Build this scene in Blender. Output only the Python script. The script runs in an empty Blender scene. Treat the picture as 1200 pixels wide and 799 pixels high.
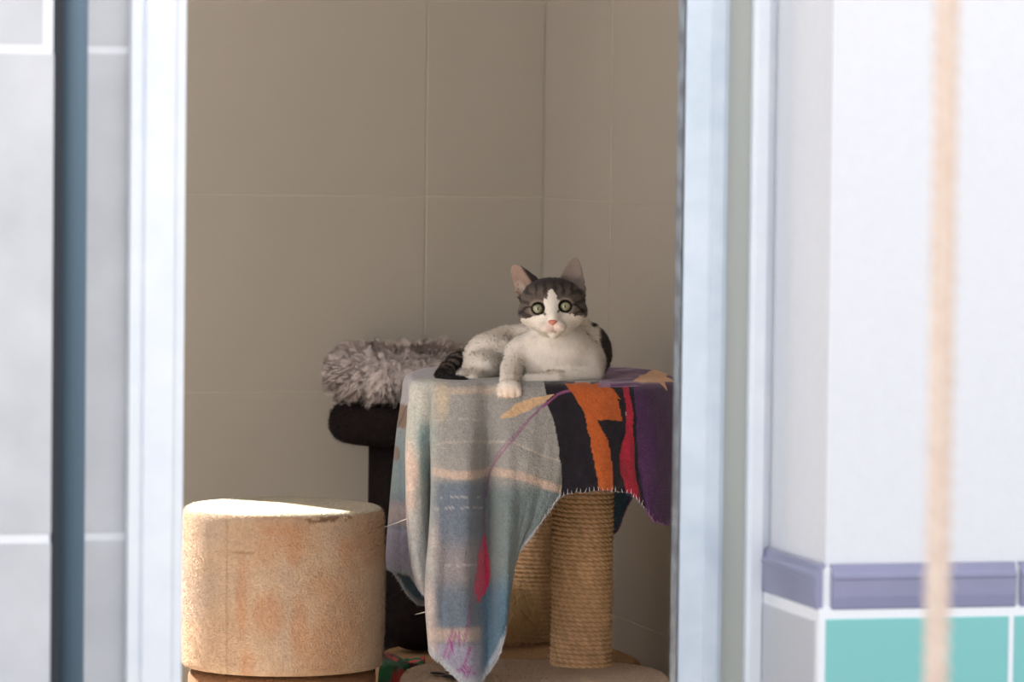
import bpy, math
import numpy as np
from mathutils import Vector, Matrix
rng = np.random.default_rng(7)
SC = bpy.context.scene
COL = SC.collection

# ------------------------------------------------------------------ camera
F_PX = 5000.0
YAW, PIT, ROL, CAMH = .2567, .0479, .0117, .8092
R0 = np.array([math.cos(YAW), -math.sin(YAW), 0.])
F0 = np.array([math.sin(YAW), math.cos(YAW), 0.])
UP = np.array([0., 0., 1.])
FW = F0 * math.cos(PIT) - UP * math.sin(PIT)
U1 = UP * math.cos(PIT) + F0 * math.sin(PIT)
RT = R0 * math.cos(ROL) + U1 * math.sin(ROL)
UU = U1 * math.cos(ROL) - R0 * math.sin(ROL)
CAM = np.array([0., 0., CAMH])


def at(px, py, Z):
    """world point seen at photo position (px, py), Z metres along the view"""
    return CAM + Z * (FW + RT * (px - 600) / F_PX - UU * (py - 399.5) / F_PX)


def ray_y(px, py, Y):
    d = at(px, py, 1.) - CAM
    return CAM + d * (Y / d[1])


def ray_x(px, py, X):
    d = at(px, py, 1.) - CAM
    return CAM + d * (X / d[0])


def ray_z(px, py, z):
    d = at(px, py, 1.) - CAM
    return CAM + d * ((z - CAMH) / d[2])


cam_d = bpy.data.cameras.new('camera')
cam = bpy.data.objects.new('camera', cam_d)
COL.objects.link(cam)
cam_d.sensor_width = 36
cam_d.lens = 36 * F_PX / 1200
cam_d.clip_start = .05
m = Matrix.Identity(4)
for i in range(3):
    m[i][0], m[i][1], m[i][2], m[i][3] = RT[i], UU[i], -FW[i], CAM[i]
cam.matrix_world = m
cam_d.dof.use_dof = True
cam_d.dof.focus_distance = 5.62
cam_d.dof.aperture_fstop = (cam_d.lens / 1000) / .0225
SC.camera = cam

# ------------------------------------------------------------------ helpers


def lin(c):
    c = np.asarray(c, float) / 255.
    return np.where(c <= .04045, c / 12.92, ((c + .055) / 1.055) ** 2.4)


def hsh(i, j, k, s):
    n = (i * 374761393 + j * 668265263 + k * 2147483647 + s * 1274126177) & 0xffffffff
    n = ((n ^ (n >> 13)) * 1274126177) & 0xffffffff
    n = n ^ (n >> 16)
    return (n & 0xffff) / 65535.


def vnoise(P, s=0):
    P = np.asarray(P, float)
    f = np.floor(P)
    t = P - f
    t = t * t * (3 - 2 * t)
    f = f.astype(np.int64)
    r = 0
    for a in (0, 1):
        for b in (0, 1):
            for c in (0, 1):
                w = (t[:, 0] if a else 1 - t[:, 0]) * (t[:, 1] if b else 1 - t[:, 1]) * (t[:, 2] if c else 1 - t[:, 2])
                r = r + w * hsh(f[:, 0] + a, f[:, 1] + b, f[:, 2] + c, s)
    return r * 2 - 1


def fbm(P, s=0, o=3):
    r, a = 0, 1
    for k in range(o):
        r = r + a * vnoise(np.asarray(P) * 2 ** k, s + k)
        a *= .5
    return r / 1.75


def tag(o, label=None, cat=None, group=None, kind=None):
    if label: o['label'] = label
    if cat: o['category'] = cat
    if group: o['group'] = group
    if kind: o['kind'] = kind
    return o


def empty(name, loc):
    o = bpy.data.objects.new(name, None)
    COL.objects.link(o)
    o.location = loc
    return o


def mesh(name, verts, faces, mat, parent=None, smooth=True, cols=None, normals=None, mats=None, midx=None):
    me = bpy.data.meshes.new(name)
    V = np.asarray(verts, float)
    off = np.zeros(3)
    o = bpy.data.objects.new(name, me)
    if parent is not None:
        off = np.array(parent.matrix_world.translation) if parent.parent is None else np.array(parent.location) + np.array(parent.parent.location)
        if parent.parent is None: off = np.array(parent.location)
    elif len(V):
        off = np.array([V[:, 0].mean(), V[:, 1].mean(), V[:, 2].min()])
        o.location = off
    V = V - off
    if isinstance(faces, np.ndarray):
        nf, k = faces.shape
        me.vertices.add(len(V)); me.vertices.foreach_set('co', V.ravel())
        me.loops.add(nf * k); me.loops.foreach_set('vertex_index', faces.astype(np.int32).ravel())
        me.polygons.add(nf)
        me.polygons.foreach_set('loop_start', np.arange(0, nf * k, k, dtype=np.int32))
        me.polygons.foreach_set('loop_total', np.full(nf, k, dtype=np.int32))
        me.update(calc_edges=True)
        me.validate()
    else:
        me.from_pydata([tuple(v) for v in V], [], [tuple(f) for f in faces])
    me.polygons.foreach_set('use_smooth', np.full(len(me.polygons), smooth))
    for mm in (mats or [mat]): me.materials.append(mm)
    if midx is not None:
        me.polygons.foreach_set('material_index', np.asarray(midx, dtype=np.int32))
    if cols is not None:
        ca = me.color_attributes.new('Col', 'FLOAT_COLOR', 'POINT')
        C4 = np.ones((len(V), 4)); C4[:, :3] = np.clip(cols, 0, 1)
        ca.data.foreach_set('color', C4.ravel())
    if normals is not None:
        me.normals_split_custom_set_from_vertices([tuple(n) for n in normals])
    me.update()
    COL.objects.link(o)
    if parent is not None: o.parent = parent
    return o


class MB:
    def __init__(s): s.v = []; s.f = []; s.m = []

    def box(s, x0, x1, y0, y1, z0, z1, mi=0, bev=0.):
        b = len(s.v)
        if bev <= 0:
            s.v += [(x, y, z) for z in (z0, z1) for y in (y0, y1) for x in (x0, x1)]
            F = [(0, 2, 3, 1), (4, 5, 7, 6), (0, 1, 5, 4), (2, 6, 7, 3), (0, 4, 6, 2), (1, 3, 7, 5)]
            s.f += [tuple(b + i for i in f) for f in F]; s.m += [mi] * 6
            return
        import bmesh
        bm = bmesh.new()
        bmesh.ops.create_cube(bm, size=1.)
        for v in bm.verts:
            v.co = ((x0 + x1) / 2 + v.co.x * (x1 - x0), (y0 + y1) / 2 + v.co.y * (y1 - y0), (z0 + z1) / 2 + v.co.z * (z1 - z0))
        bmesh.ops.bevel(bm, geom=bm.edges[:], offset=bev, segments=2, affect='EDGES', profile=.5)
        bm.verts.index_update()
        s.v += [tuple(v.co) for v in bm.verts]
        for f in bm.faces: s.f.append(tuple(b + v.index for v in f.verts)); s.m.append(mi)
        bm.free()

    def prism(s, poly, z0, z1, mi=0):
        """vertical prism over a plan outline (list of x,y)"""
        b = len(s.v); n = len(poly)
        s.v += [(x, y, z0) for x, y in poly] + [(x, y, z1) for x, y in poly]
        for i in range(n):
            j = (i + 1) % n
            s.f.append((b + i, b + j, b + n + j, b + n + i)); s.m.append(mi)
        s.f.append(tuple(b + i for i in range(n))[::-1]); s.f.append(tuple(b + n + i for i in range(n))); s.m += [mi, mi]

    def build(s, name, mats, parent=None, smooth=False):
        if not isinstance(mats, (list, tuple)): mats = [mats]
        return mesh(name, s.v, s.f, None, parent, smooth, mats=mats, midx=s.m)


def blades(name, roots, dirs, lens, width, cols, parent, mat, nrm, segs=3, curl=.3, grav=0., tipcol=1.0, wave=0., kind=None):
    n = len(roots)
    dirs = dirs / np.linalg.norm(dirs, axis=1, keepdims=True)
    nu_ = nrm / np.linalg.norm(nrm, axis=1, keepdims=True)
    # the flat of each fibre faces outward, like shingles
    w = np.cross(nu_ + .35 * rng.normal(size=(n, 3)), dirs); w /= np.linalg.norm(w, axis=1, keepdims=True)
    w *= np.where((np.cross(w, dirs) * nu_).sum(1) >= 0, 1, -1)[:, None]
    c = np.cross(dirs, w) * curl * rng.normal(size=(n, 1)) + w * curl * .5 * rng.normal(size=(n, 1))
    V = np.zeros((n, segs * 2 + 1, 3)); C = np.zeros((n, segs * 2 + 1, 3)); N = np.zeros_like(V)
    width = np.broadcast_to(width, (n,))
    ph = rng.random(n) * 6.28
    for k in range(segs + 1):
        t = k / segs
        p = roots + dirs * (lens * t)[:, None] + c * (lens * t * t)[:, None]
        p[:, 2] -= grav * lens * t * t
        if wave: p += w * (np.sin(ph + t * 6) * wave * lens * t)[:, None]
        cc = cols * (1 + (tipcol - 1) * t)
        if k < segs:
            ww = (width * (1 - t * .6) / 2)[:, None] * w
            V[:, 2 * k] = p - ww; V[:, 2 * k + 1] = p + ww
            C[:, 2 * k] = cc; C[:, 2 * k + 1] = cc
        else:
            V[:, 2 * k] = p; C[:, 2 * k] = cc
    N[:] = (nrm / np.linalg.norm(nrm, axis=1, keepdims=True))[:, None, :]
    T = []
    for k in range(segs - 1):
        a = 2 * k
        T += [(a, a + 1, a + 3), (a, a + 3, a + 2)]
    a = 2 * (segs - 1); T.append((a, a + 1, a + 2))
    T = np.array(T)
    Fc = (T[None] + (np.arange(n) * (segs * 2 + 1))[:, None, None]).reshape(-1, 3)
    o = mesh(name, V.reshape(-1, 3), Fc, mat, parent, True, C.reshape(-1, 3), N.reshape(-1, 3))
    if kind: o['kind'] = kind
    return o


def scatter(V, Fq, n, weight=None):
    V = np.asarray(V); Fq = np.asarray(Fq)
    T = Fq if Fq.shape[1] == 3 else np.concatenate([Fq[:, [0, 1, 2]], Fq[:, [0, 2, 3]]])
    a, b, c = V[T[:, 0]], V[T[:, 1]], V[T[:, 2]]
    cr = np.cross(b - a, c - a); ar = np.linalg.norm(cr, axis=1)
    w = ar.copy()
    if weight is not None: w = w * weight((a + b + c) / 3, cr / (ar[:, None] + 1e-12))
    idx = rng.choice(len(T), n, p=w / w.sum())
    u, v = rng.random(n), rng.random(n)
    fl = u + v > 1; u[fl] = 1 - u[fl]; v[fl] = 1 - v[fl]
    P = a[idx] + (b - a)[idx] * u[:, None] + (c - a)[idx] * v[:, None]
    return P, cr[idx] / (ar[idx][:, None] + 1e-12), T[idx], u, v


def grid_faces(nu, nv, wrap=False):
    i = np.arange(nu if wrap else nu - 1)[:, None]; j = np.arange(nv - 1)[None]
    i2 = (i + 1) % nu
    a = i * nv + j; b = i2 * nv + j
    return np.stack([a, b, b + 1, a + 1], -1).reshape(-1, 4)


def mat(name, base, rough=.6, metal=0., noise=None, bump=None, attr=False, spec=.3, sheen=0., coat=0., ambient=None, trans=0.):
    """noise=(scale, colour2, contrast)  bump=(scale, strength, distance)"""
    M = bpy.data.materials.new(name); M.use_nodes = True
    nt = M.node_tree; N = nt.nodes; L = nt.links
    B = N['Principled BSDF']
    B.inputs['Roughness'].default_value = rough
    B.inputs['Metallic'].default_value = metal
    B.inputs['Specular IOR Level'].default_value = spec
    B.inputs['Sheen Weight'].default_value = sheen
    B.inputs['Coat Weight'].default_value = coat
    B.inputs['Coat Roughness'].default_value = .05
    B.inputs['Transmission Weight'].default_value = trans
    tc = N.new('ShaderNodeTexCoord')
    src = None
    if attr:
        a = N.new('ShaderNodeVertexColor'); a.layer_name = 'Col'; src = a.outputs['Color']
    if noise:
        nz = N.new('ShaderNodeTexNoise'); nz.inputs['Scale'].default_value = noise[0]; nz.inputs['Detail'].default_value = 5
        L.new(tc.outputs['Object'], nz.inputs['Vector'])
        rp = N.new('ShaderNodeValToRGB')
        rp.color_ramp.elements[0].position = .5 - noise[2]; rp.color_ramp.elements[1].position = .5 + noise[2]
        L.new(nz.outputs['Fac'], rp.inputs['Fac'])
        if attr:
            mx = N.new('ShaderNodeMix'); mx.data_type = 'RGBA'; mx.blend_type = 'MULTIPLY'; mx.inputs[0].default_value = 1
            rp.color_ramp.elements[0].color = (*noise[1], 1); rp.color_ramp.elements[1].color = (1, 1, 1, 1)
            L.new(src, mx.inputs[6]); L.new(rp.outputs['Color'], mx.inputs[7]); src = mx.outputs[2]
        else:
            rp.color_ramp.elements[0].color = (*base, 1); rp.color_ramp.elements[1].color = (*noise[1], 1)
            src = rp.outputs['Color']
    if src is not None: L.new(src, B.inputs['Base Color'])
    else: B.inputs['Base Color'].default_value = (*base, 1)
    if bump:
        nb = N.new('ShaderNodeTexNoise'); nb.inputs['Scale'].default_value = bump[0]; nb.inputs['Detail'].default_value = 4
        L.new(tc.outputs['Object'], nb.inputs['Vector'])
        bp = N.new('ShaderNodeBump'); bp.inputs['Strength'].default_value = bump[1]; bp.inputs['Distance'].default_value = bump[2]
        L.new(nb.outputs['Fac'], bp.inputs['Height']); L.new(bp.outputs['Normal'], B.inputs['Normal'])
    return M


def L3(*c): return tuple(float(x) for x in lin(c))


# ------------------------------------------------------------------ materials
M_tile = mat('interior_tile', L3(153, 146, 136), .42, noise=(2.2, L3(159, 152, 143), .25), bump=(40, .05, .002), spec=.35)
M_grout = mat('interior_grout', L3(168, 161, 150), .8)
M_floor = mat('interior_floor', L3(204, 190, 172), .5, noise=(5, L3(212, 198, 180), .3))
M_ceil = mat('ceiling_paint', L3(225, 208, 188), .8)
M_plaster = mat('white_plaster', L3(228, 228, 232), .85, noise=(60, L3(232, 232, 236), .3), bump=(120, .25, .002))
M_stone = mat('grey_stone_tile', L3(196, 197, 200), .7, noise=(9, L3(220, 220, 223), .22), bump=(60, .15, .002))
M_wgrout = mat('white_grout', L3(245, 245, 248), .85, bump=(200, .3, .002))
M_purple = mat('purple_glazed_tile', L3(136, 136, 164), .22, noise=(14, L3(146, 145, 176), .3), spec=.6)
M_teal = mat('teal_glazed_tile', L3(122, 196, 192), .25, noise=(3, L3(134, 200, 198), .3), spec=.55)
M_gtile = mat('pale_grey_glazed_tile', L3(198, 198, 203), .28, noise=(4, L3(205, 205, 210), .3), spec=.5)
M_alu = mat('white_aluminium', L3(246, 248, 252), .34, noise=(25, L3(236, 241, 248), .22), spec=.5)
M_alug = mat('satin_aluminium', L3(222, 231, 240), .4, .2, noise=(22, L3(206, 217, 228), .2))
M_chan = mat('jamb_channel', L3(186, 188, 180), .6)
M_rubber = mat('dark_rubber_seal', L3(56, 60, 66), .6)
M_bluemet = mat('blue_grey_aluminium', L3(112, 134, 150), .5, .1)
M_ground = mat('outdoor_paving', L3(162, 161, 162), .8, noise=(4, L3(152, 152, 153), .3))
M_wood = mat('varnished_chipboard', L3(150, 105, 66), .5, noise=(20, L3(120, 80, 48), .3))
M_attr = mat('dyed_fibre', (1, 1, 1), .9, attr=True, spec=.1, sheen=.1)
M_fleece = mat('printed_fleece', (1, 1, 1), .95, attr=True, noise=(260, (.72, .72, .72), .22), bump=(420, .6, .003), spec=.05, sheen=.25)
M_cat = mat('short_cat_fur', (1, 1, 1), .8, attr=True, spec=.15, bump=(300, .25, .002))
M_eye = mat('cat_eye', (1, 1, 1), .15, attr=True, spec=.6, coat=1.)
M_nose = mat('pink_nose', L3(196, 120, 104), .45, spec=.4)
M_whisk = mat('whisker', L3(240, 236, 230), .5)
M_sisal = mat('sisal_rope', (1, 1, 1), .8, attr=True, spec=.15, noise=(150, (.9, .88, .85), .3))
M_rope = mat('pale_twisted_rope', L3(230, 213, 200), .85, noise=(90, L3(214, 192, 176), .3), bump=(300, .3, .002))
M_carpet = mat('plush_carpet', (1, 1, 1), .95, attr=True, noise=(200, (.75, .73, .7), .25), bump=(350, .8, .004), spec=.05)
M_black = mat('black_plush', L3(24, 19, 20), .95, noise=(120, L3(34, 28, 28), .3), bump=(300, .6, .003), spec=.02)

# ------------------------------------------------------------------ setting
XR, YB = 1.7193, 6.3679
XL = -.30                       # inner left wall
CEIL = 2.35
FY, IY = 4.267, 4.50            # outer and inner face of the front wall
JX = 1.5322                     # first vertical joint of back wall
ZJ = [.116, .416, .716, 1.016, 1.316, 1.616, 1.916, 2.216]
G = .0024


def zspans(z0, z1):
    e = [z0] + [z for z in ZJ if z0 + .01 < z < z1 - .01] + [z1]
    return list(zip(e[:-1], e[1:]))


# back wall with a window opening far to the left (daylight and sun come in there)
WX0, WX1, WZ0, WZ1 = .02, .54, .72, 1.60
b = MB()
xs = [XR, JX, JX - .6, JX - 1.2, JX - 1.8, XL]
for (x1, x0) in zip(xs[:-1], xs[1:]):
    for z0, z1 in zspans(0, CEIL):
        parts = [(x0, x1)]
        if z1 > WZ0 and z0 < WZ1:
            parts = []
            if x0 < WX0: parts.append((x0, min(x1, WX0)))
            if x1 > WX1: parts.append((max(x0, WX1), x1))
        for (a, c) in parts:
            if c - a < .01: continue
            ga = G / 2
            b.box(a + ga, c - ga, YB, YB + .012, z0 + G / 2, z1 - G / 2, 0, .0007)
# masonry behind, four pieces around the opening
for (x0, x1, z0, z1) in ((XL - .15, WX0, 0, CEIL), (WX1, XR + .15, 0, CEIL), (WX0, WX1, 0, WZ0), (WX0, WX1, WZ1, CEIL)):
    b.box(x0, x1, YB + .0011, YB + .16, z0, z1, 1)
tag(b.build('wall_back', [M_tile, M_grout]), kind='structure')

b = MB()
# first vertical joint on the right wall seen at px 713
yj = ray_x(713, 400, XR)[1]
ys = [YB, yj, yj - .6, yj - 1.2, IY]
for (y1, y0) in zip(ys[:-1], ys[1:]):
    for z0, z1 in zspans(0, CEIL):
        b.box(XR, XR + .012, y0 + G / 2, y1 - G / 2, z0 + G / 2, z1 - G / 2, 0, .0007)
b.box(XR + .0011, XR + .15, IY, YB + .001, 0, CEIL, 1)
tag(b.build('wall_right', [M_tile, M_grout]), kind='structure')

b = MB()
LW = (4.75, 6.1, .60, 2.1)  # opening added out of view to let more daylight into the room
for (y0, y1, z0, z1) in ((IY, LW[0], 0, CEIL), (LW[1], YB, 0, CEIL), (LW[0], LW[1], 0, LW[2]), (LW[0], LW[1], LW[3], CEIL)):
    b.box(XL - .15, XL, y0, y1, z0, z1, 0)
tag(b.build('wall_left', [M_tile, M_grout]), kind='structure')
b = MB(); b.box(XL - .15, XR + .15, IY - .2, YB + .16, -.1, 0); tag(b.build('floor', M_floor), kind='structure')
b = MB(); b.box(XL - .15, XR + .15, FY, YB + .16, CEIL, CEIL + .12); tag(b.build('ceiling', M_ceil), kind='structure')

# window_1 frame in the back wall opening
wn = empty('window_1', ((WX0 + WX1) / 2, YB + .08, WZ0)); wn['kind'] = 'structure'
b = MB(); t = .02
for (x0, x1, z0, z1) in ((WX0, WX0 + t, WZ0, WZ1), (WX1 - t, WX1, WZ0, WZ1), (WX0 + t, WX1 - t, WZ0, WZ0 + t), (WX0 + t, WX1 - t, WZ1 - t, WZ1)):
    b.box(x0, x1, YB + .10, YB + .14, z0, z1)
b.build('window_frame', M_alu, wn)
wn = empty('added_light_opening', (XL - .08, (LW[0] + LW[1]) / 2, LW[2])); wn['kind'] = 'structure'  # unseen window added on the left to brighten the interior
b = MB()
for (y0, y1, z0, z1) in ((LW[0], LW[0] + t, LW[2], LW[3]), (LW[1] - t, LW[1], LW[2], LW[3]), (LW[0] + t, LW[1] - t, LW[2], LW[2] + t), (LW[0] + t, LW[1] - t, LW[3] - t, LW[3])):
    b.box(XL - .12, XL - .08, y0, y1, z0, z1)
b.build('window_frame', M_alu, wn)

# front wall, right of the door: white plaster over a band of purple and teal tiles
X1 = float(ray_y(972.5, 300, FY)[0])            # outer corner
zt = ray_y(1080, 659, FY)[2]; zb_ = ray_y(1080, 712, FY)[2]; zg = ray_y(1080, 722, FY)[2]
b = MB()
b.box(X1, 3.4, FY, IY, 0, 2.9, 0)
tag(b.build('wall_front', M_plaster), kind='structure')
pz0, pz1 = zb_, zt
b = MB()
b.box(X1 - .0095, 3.4, FY - .0098, IY - .02, 0, pz0 + .002, 1)
b.box(X1 - .006, 3.4, FY - .006, IY - .02, pz0, pz1 - .004, 1)       # grout bed
mod = (ray_y(1195, 690, FY)[0] - ray_y(975, 690, FY)[0])
x = X1 + .0015
gw = .006
k = 0
while x < 3.2:
    b.box(x - .0035, x + mod - gw - .003, FY - .011, FY - .002, zg - .20 * 0 - mod * 1.0 + gw, zg, 0, .0015)
    b.box(x - .0035, x + mod - gw - .003, FY - .011, FY - .002, max(.002, zg - 2 * mod + gw), zg - mod, 0, .0015)
    x += mod
# reveal side tiles
b.box(X1 - .011, X1 - .002, FY + .0, FY + .192, zg - mod * 1.0 + gw, zg - .003, 2, .0015)
b.box(X1 - .011, X1 - .002, FY + .0, FY + .192, max(.002, zg - 2 * mod + gw), zg - mod, 2, .0015)
tag(b.build('wall_front_dado', [M_teal, M_wgrout, M_gtile]), kind='structure')


def trim_tile(b, p0, p1, out, z0, z1):
    """moulded border tile from p0 to p1 along the wall, bulging towards out"""
    h = z1 - z0
    prof = [(0.0, z0), (.0075, z0), (.0095, z0 + .05 * h), (.0105, z0 + .3 * h), (.0105, z0 + .66 * h), (.0120, z0 + .70 * h), (.0115, z0 + .78 * h), (.0085, z0 + .84 * h), (.0065, z1), (0, z1)]
    s = len(b.v); n = len(prof)
    for p in (p0, p1):
        for (o, z) in prof: b.v.append((p[0] + out[0] * o, p[1] + out[1] * o, z))
    for i in range(n):
        j = (i + 1) % n; b.f.append((s + i, s + j, s + n + j, s + n + i)); b.m.append(0)
    b.f.append(tuple(s + i for i in range(n))); b.f.append(tuple(s + n + i for i in range(n))[::-1]); b.m += [0, 0]


b = MB()
x = X1 + .005
while x < 3.2:
    trim_tile(b, (x, FY - .002), (x + mod - gw, FY - .002), (0, -1), pz0, pz1); x += mod
trim_tile(b, (X1 - .002, FY - .008), (X1 - .002, FY + .185), (-1, 0), pz0, pz1)
b.box(X1 - .006, X1 + .003, FY - .008, FY + .002, pz0 - .01, pz1 - .003, 1, .001)
tag(b.build('trim_1', [M_purple, M_wgrout]), kind='structure')

# front wall, left of the door: big grey stone tiles with white grout
XT = float(ray_y(62, 300, FY)[0])
za, zc = ray_y(30, 57, FY)[2], ray_y(30, 631, FY)[2]
tm = za - zc
b = MB()
b.box(-1.6, XT - .001, FY + .0012, IY, 0, 2.9, 1)
zz = [zc - tm * 1, zc, za, za + tm, za + 2 * tm, 2.9]
sm = 'abc'
for i in range(5):
    z0, z1 = max(0, zz[i]), min(zz[i + 1], 2.9)
    if z1 - z0 < .02: continue
    off = 0 if i % 2 else 0
    xe = XT + (-.0115 if i == 2 else 0)
    w = .35 if i == 2 else .6
    while xe > -1.6:
        b.box(max(xe - w, -1.6), xe, FY, FY + .012, z0 + .0045, z1 - .0045, 0, .001)
        xe -= w + .009; w = .6
b.box(XT - .0035, XT - .0005, FY + .004, FY + .012, za, za + tm, 2, 0)
tag(b.build('wall_front_left', [M_stone, M_wgrout, mat('pinkish_grout_edge', L3(222, 205, 200), .8)]), kind='structure')
b = MB()
b.box(XT - .003, X1 + .0, FY + .03, IY, 2.12, 2.9, 0)
tag(b.build('wall_front_lintel', M_plaster), kind='structure')

# strip of the same stone tiles set back beside the door frame
YF = FY + .195
YS = FY + .10
xs0 = float(ray_y(98, 300, YS)[0]); xs1 = float(ray_y(152, 300, YS)[0])
b = MB()
b.box(XT - .001, xs1 + .03, YS + .0052, IY, 0, 2.12, 1)
for (z0, z1) in ((0, ray_y(120, 629, YS)[2]), (ray_y(120, 629, YS)[2], ray_y(120, 58, YS)[2]), (ray_y(120, 58, YS)[2], 2.12)):
    b.box(xs0, xs1 + .02, YS + .004, YS + .02, z0 + .004, z1 - .004, 0, .001)
tag(b.build('wall_front_jamb', [M_stone, M_wgrout]), kind='structure')

# ------------------------------------------------------------------ door frame
door = empty('door_1', (1.1, YF, 0)); door['kind'] = 'structure'


def PX(px, Y): return float(ray_y(px, 400, Y)[0])


ya = YF - .02
b = MB()
# left jamb: lip, groove, broad face, bevelled edge
yl = YS - .012
b.prism([(PX(150, yl), yl + .01), (PX(152, yl), yl), (PX(164, yl), yl), (PX(165.5, yl), yl + .006), (PX(168, yl), yl + .006), (PX(170, yl), yl + .001),
         (PX(203, yl), yl + .001), (PX(208, yl), yl + .008), (PX(216, yl + .01), yl + .012), (PX(216, yl + .01), IY - .005), (PX(165, yl), IY - .005), (PX(165, yl), yl + .02), (PX(150, yl), yl + .014)], 0, 2.12)
b.build('left_jamb', M_alu, door)
b = MB()
cx, cy, r = (XT + .0335), YS + .008, .0175
b.prism([(cx + r * math.cos(a), cy + r * math.sin(a)) for a in np.linspace(0, 2 * math.pi, 48, endpoint=False)], 0, 2.12)
b.build('round_jamb_profile', M_bluemet, door, smooth=True)
b = MB()
b.box(XT - .0008, XT + .017, FY + .05, YS + .01, 0, 2.12)
b.build('rubber_seal', M_rubber, door)
b = MB()
yr = FY + .165
b.prism([(PX(798, yr), yr), (PX(829, yr), yr), (PX(830, yr), yr + .002), (PX(832, yr), yr + .002), (PX(833, yr), yr + .001), (PX(846, yr), yr + .003), (PX(854, yr), yr + .012), (PX(857, yr), yr + .025),
         (PX(798, yr) + .0015, yr + .025), (PX(798, yr) + .0015, yr)], 0, 2.12)
b.build('right_jamb', M_alug, door)
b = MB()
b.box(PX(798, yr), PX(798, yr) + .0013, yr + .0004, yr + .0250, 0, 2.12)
b.build('jamb_shaded_side', mat('shaded_side_metal', L3(112, 120, 132), .45, .3, noise=(40, L3(150, 162, 176), .1)), door)  # side turned to the dim room, its shade put into a darker grey
b = MB()
b.prism([(PX(812, yr), yr + .0255), (X1, yr + .0255), (X1, IY - .006), (PX(812, yr), IY - .006)], 0, 2.12)
b.build('jamb_channel', M_chan, door)
b = MB()
yo = yr + .01
b.prism([(PX(880, yo), yo + .004), (PX(884, yo), yo), (PX(897, yo), yo + .001), (PX(900, yo) + .003, yo + .008), (X1, yo + .015), (PX(880, yo), yo + .015)], 0, 2.12)
b.build('outer_jamb_lip', M_alu, door)
b = MB()
b.box(XT, X1, YF - .02, YF + .03, 2.07, 2.12)
b.build('head_rail', M_alu, door)
b = MB(); b.box(-9, 12, -6, IY - .2, -.1, -.001); tag(b.build('ground', M_ground), kind='structure')

# ------------------------------------------------------------------ local drawing frames


class Frame:
    def __init__(s, Z): s.Z = Z; s.s = Z / F_PX

    def w(s, P):
        P = np.atleast_2d(P)
        O = CAM + s.Z * FW
        return O + s.s * ((P[:, 0:1] - 600) * RT - (P[:, 1:2] - 399.5) * UU + P[:, 2:3] * FW)

    def dirw(s, D):
        D = np.atleast_2d(D)
        return D[:, 0:1] * RT - D[:, 1:2] * UU + D[:, 2:3] * FW


FC = Frame(5.70)
ZTOP = .482                    # top of the table board


def py_on(frame, px, z, d):
    """local py of the horizontal plane at height z, at depth d (local px)"""
    # CAMH + Z*FWz + s*(..)
    s = frame.s
    zz = CAMH + frame.Z * FW[2] + s * ((px - 600) * RT[2] + d * FW[2])
    return 399.5 + (zz - z) / (s * UU[2])


# ------------------------------------------------------------------ scratching table (posts, base, board)


def slab(name, cx, cd, ra, rb, z0, z1, frame, parent, material, cols=None, rnd=.012, e=2.6, fuzz=0, rot=0., fl=.004):
    """rounded plush slab, plan superellipse, centre (px, depth px) in the local frame, half axes in metres"""
    c = frame.w([(cx, 400, cd)])[0]
    nu, K = 160, 8
    h = (z1 - z0)
    prof = [(-1.0, z0)]
    for k in range(K + 1):
        a = -math.pi / 2 + math.pi * k / K
        rr = min(rnd, h / 2)
        pz = z0 + rr + rr * math.sin(a) if k <= K / 2 else z1 - rr + rr * math.sin(a)
        prof.append((rr * math.cos(a) - rr, pz))
    V = []
    rings = [('c', z0), ] + [('p', p) for p in prof[1:]] + [('i', .93), ('i', .8), ('i', .6), ('i', .35), ('i', .1)]
    t = np.linspace(0, 2 * math.pi, nu, endpoint=False)
    ex = np.sign(np.cos(t)) * np.abs(np.cos(t)) ** (2 / e); ey = np.sign(np.sin(t)) * np.abs(np.sin(t)) ** (2 / e)
    cr, sr = math.cos(rot), math.sin(rot)
    cols_, rows = [], []
    for kind, p in rings:
        if kind == 'c': sx, z, o = .3, z0, 0
        elif kind == 'p': sx, z, o = 1, p[1], p[0]
        else: sx, z, o = p, z1, 0
        a = (ra + o) * sx * ex; d = (rb + o) * sx * ey
        a, d = a * cr - d * sr, a * sr + d * cr
        rows.append(c[None] * [1, 1, 0] + a[:, None] * R0 + d[:, None] * F0 + np.array([0, 0, z]))
    V = np.stack(rows, 1).reshape(-1, 3)
    Fc = grid_faces(nu, len(rows), True)
    nr = len(rows)
    capt = len(V); V = np.vstack([V, [c[0], c[1], z1], [c[0], c[1], z0]])
    i = np.arange(nu); j = (i + 1) % nu
    tri = np.stack([i * nr + nr - 1, j * nr + nr - 1, np.full(nu, capt), np.full(nu, capt)], -1)
    tri2 = np.stack([j * nr, i * nr, np.full(nu, capt + 1), np.full(nu, capt + 1)], -1)
    faces = [tuple(f) for f in Fc] + [tuple(f[:3]) for f in tri] + [tuple(f[:3]) for f in tri2]
    if callable(cols): cc = cols(V)
    elif cols is not None: cc = np.tile(np.asarray(cols), (len(V), 1))
    else: cc = None
    o = mesh(name, V, faces, material, parent, True, cc)
    if fuzz:
        P, Nn, _, _, _ = scatter(V, Fc, fuzz, lambda q, n_: (q[:, 2] > z0 + .003).astype(float))
        pc = cols(P) if callable(cols) else np.tile(np.asarray(cols if cols is not None else (.1, .1, .1)), (fuzz, 1))
        pc = pc * (.75 + .4 * rng.random((fuzz, 1)))
        D = Nn + .7 * rng.normal(size=Nn.shape)
        D += Nn * np.maximum(0, -(D * Nn).sum(1) + .3)[:, None]
        blades(name + '_pile', P - Nn * .001, D, fl * (.5 + rng.random(fuzz)), .0009, pc, o, M_attr, Nn, 2, .4, kind='stuff')
    return o


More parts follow.
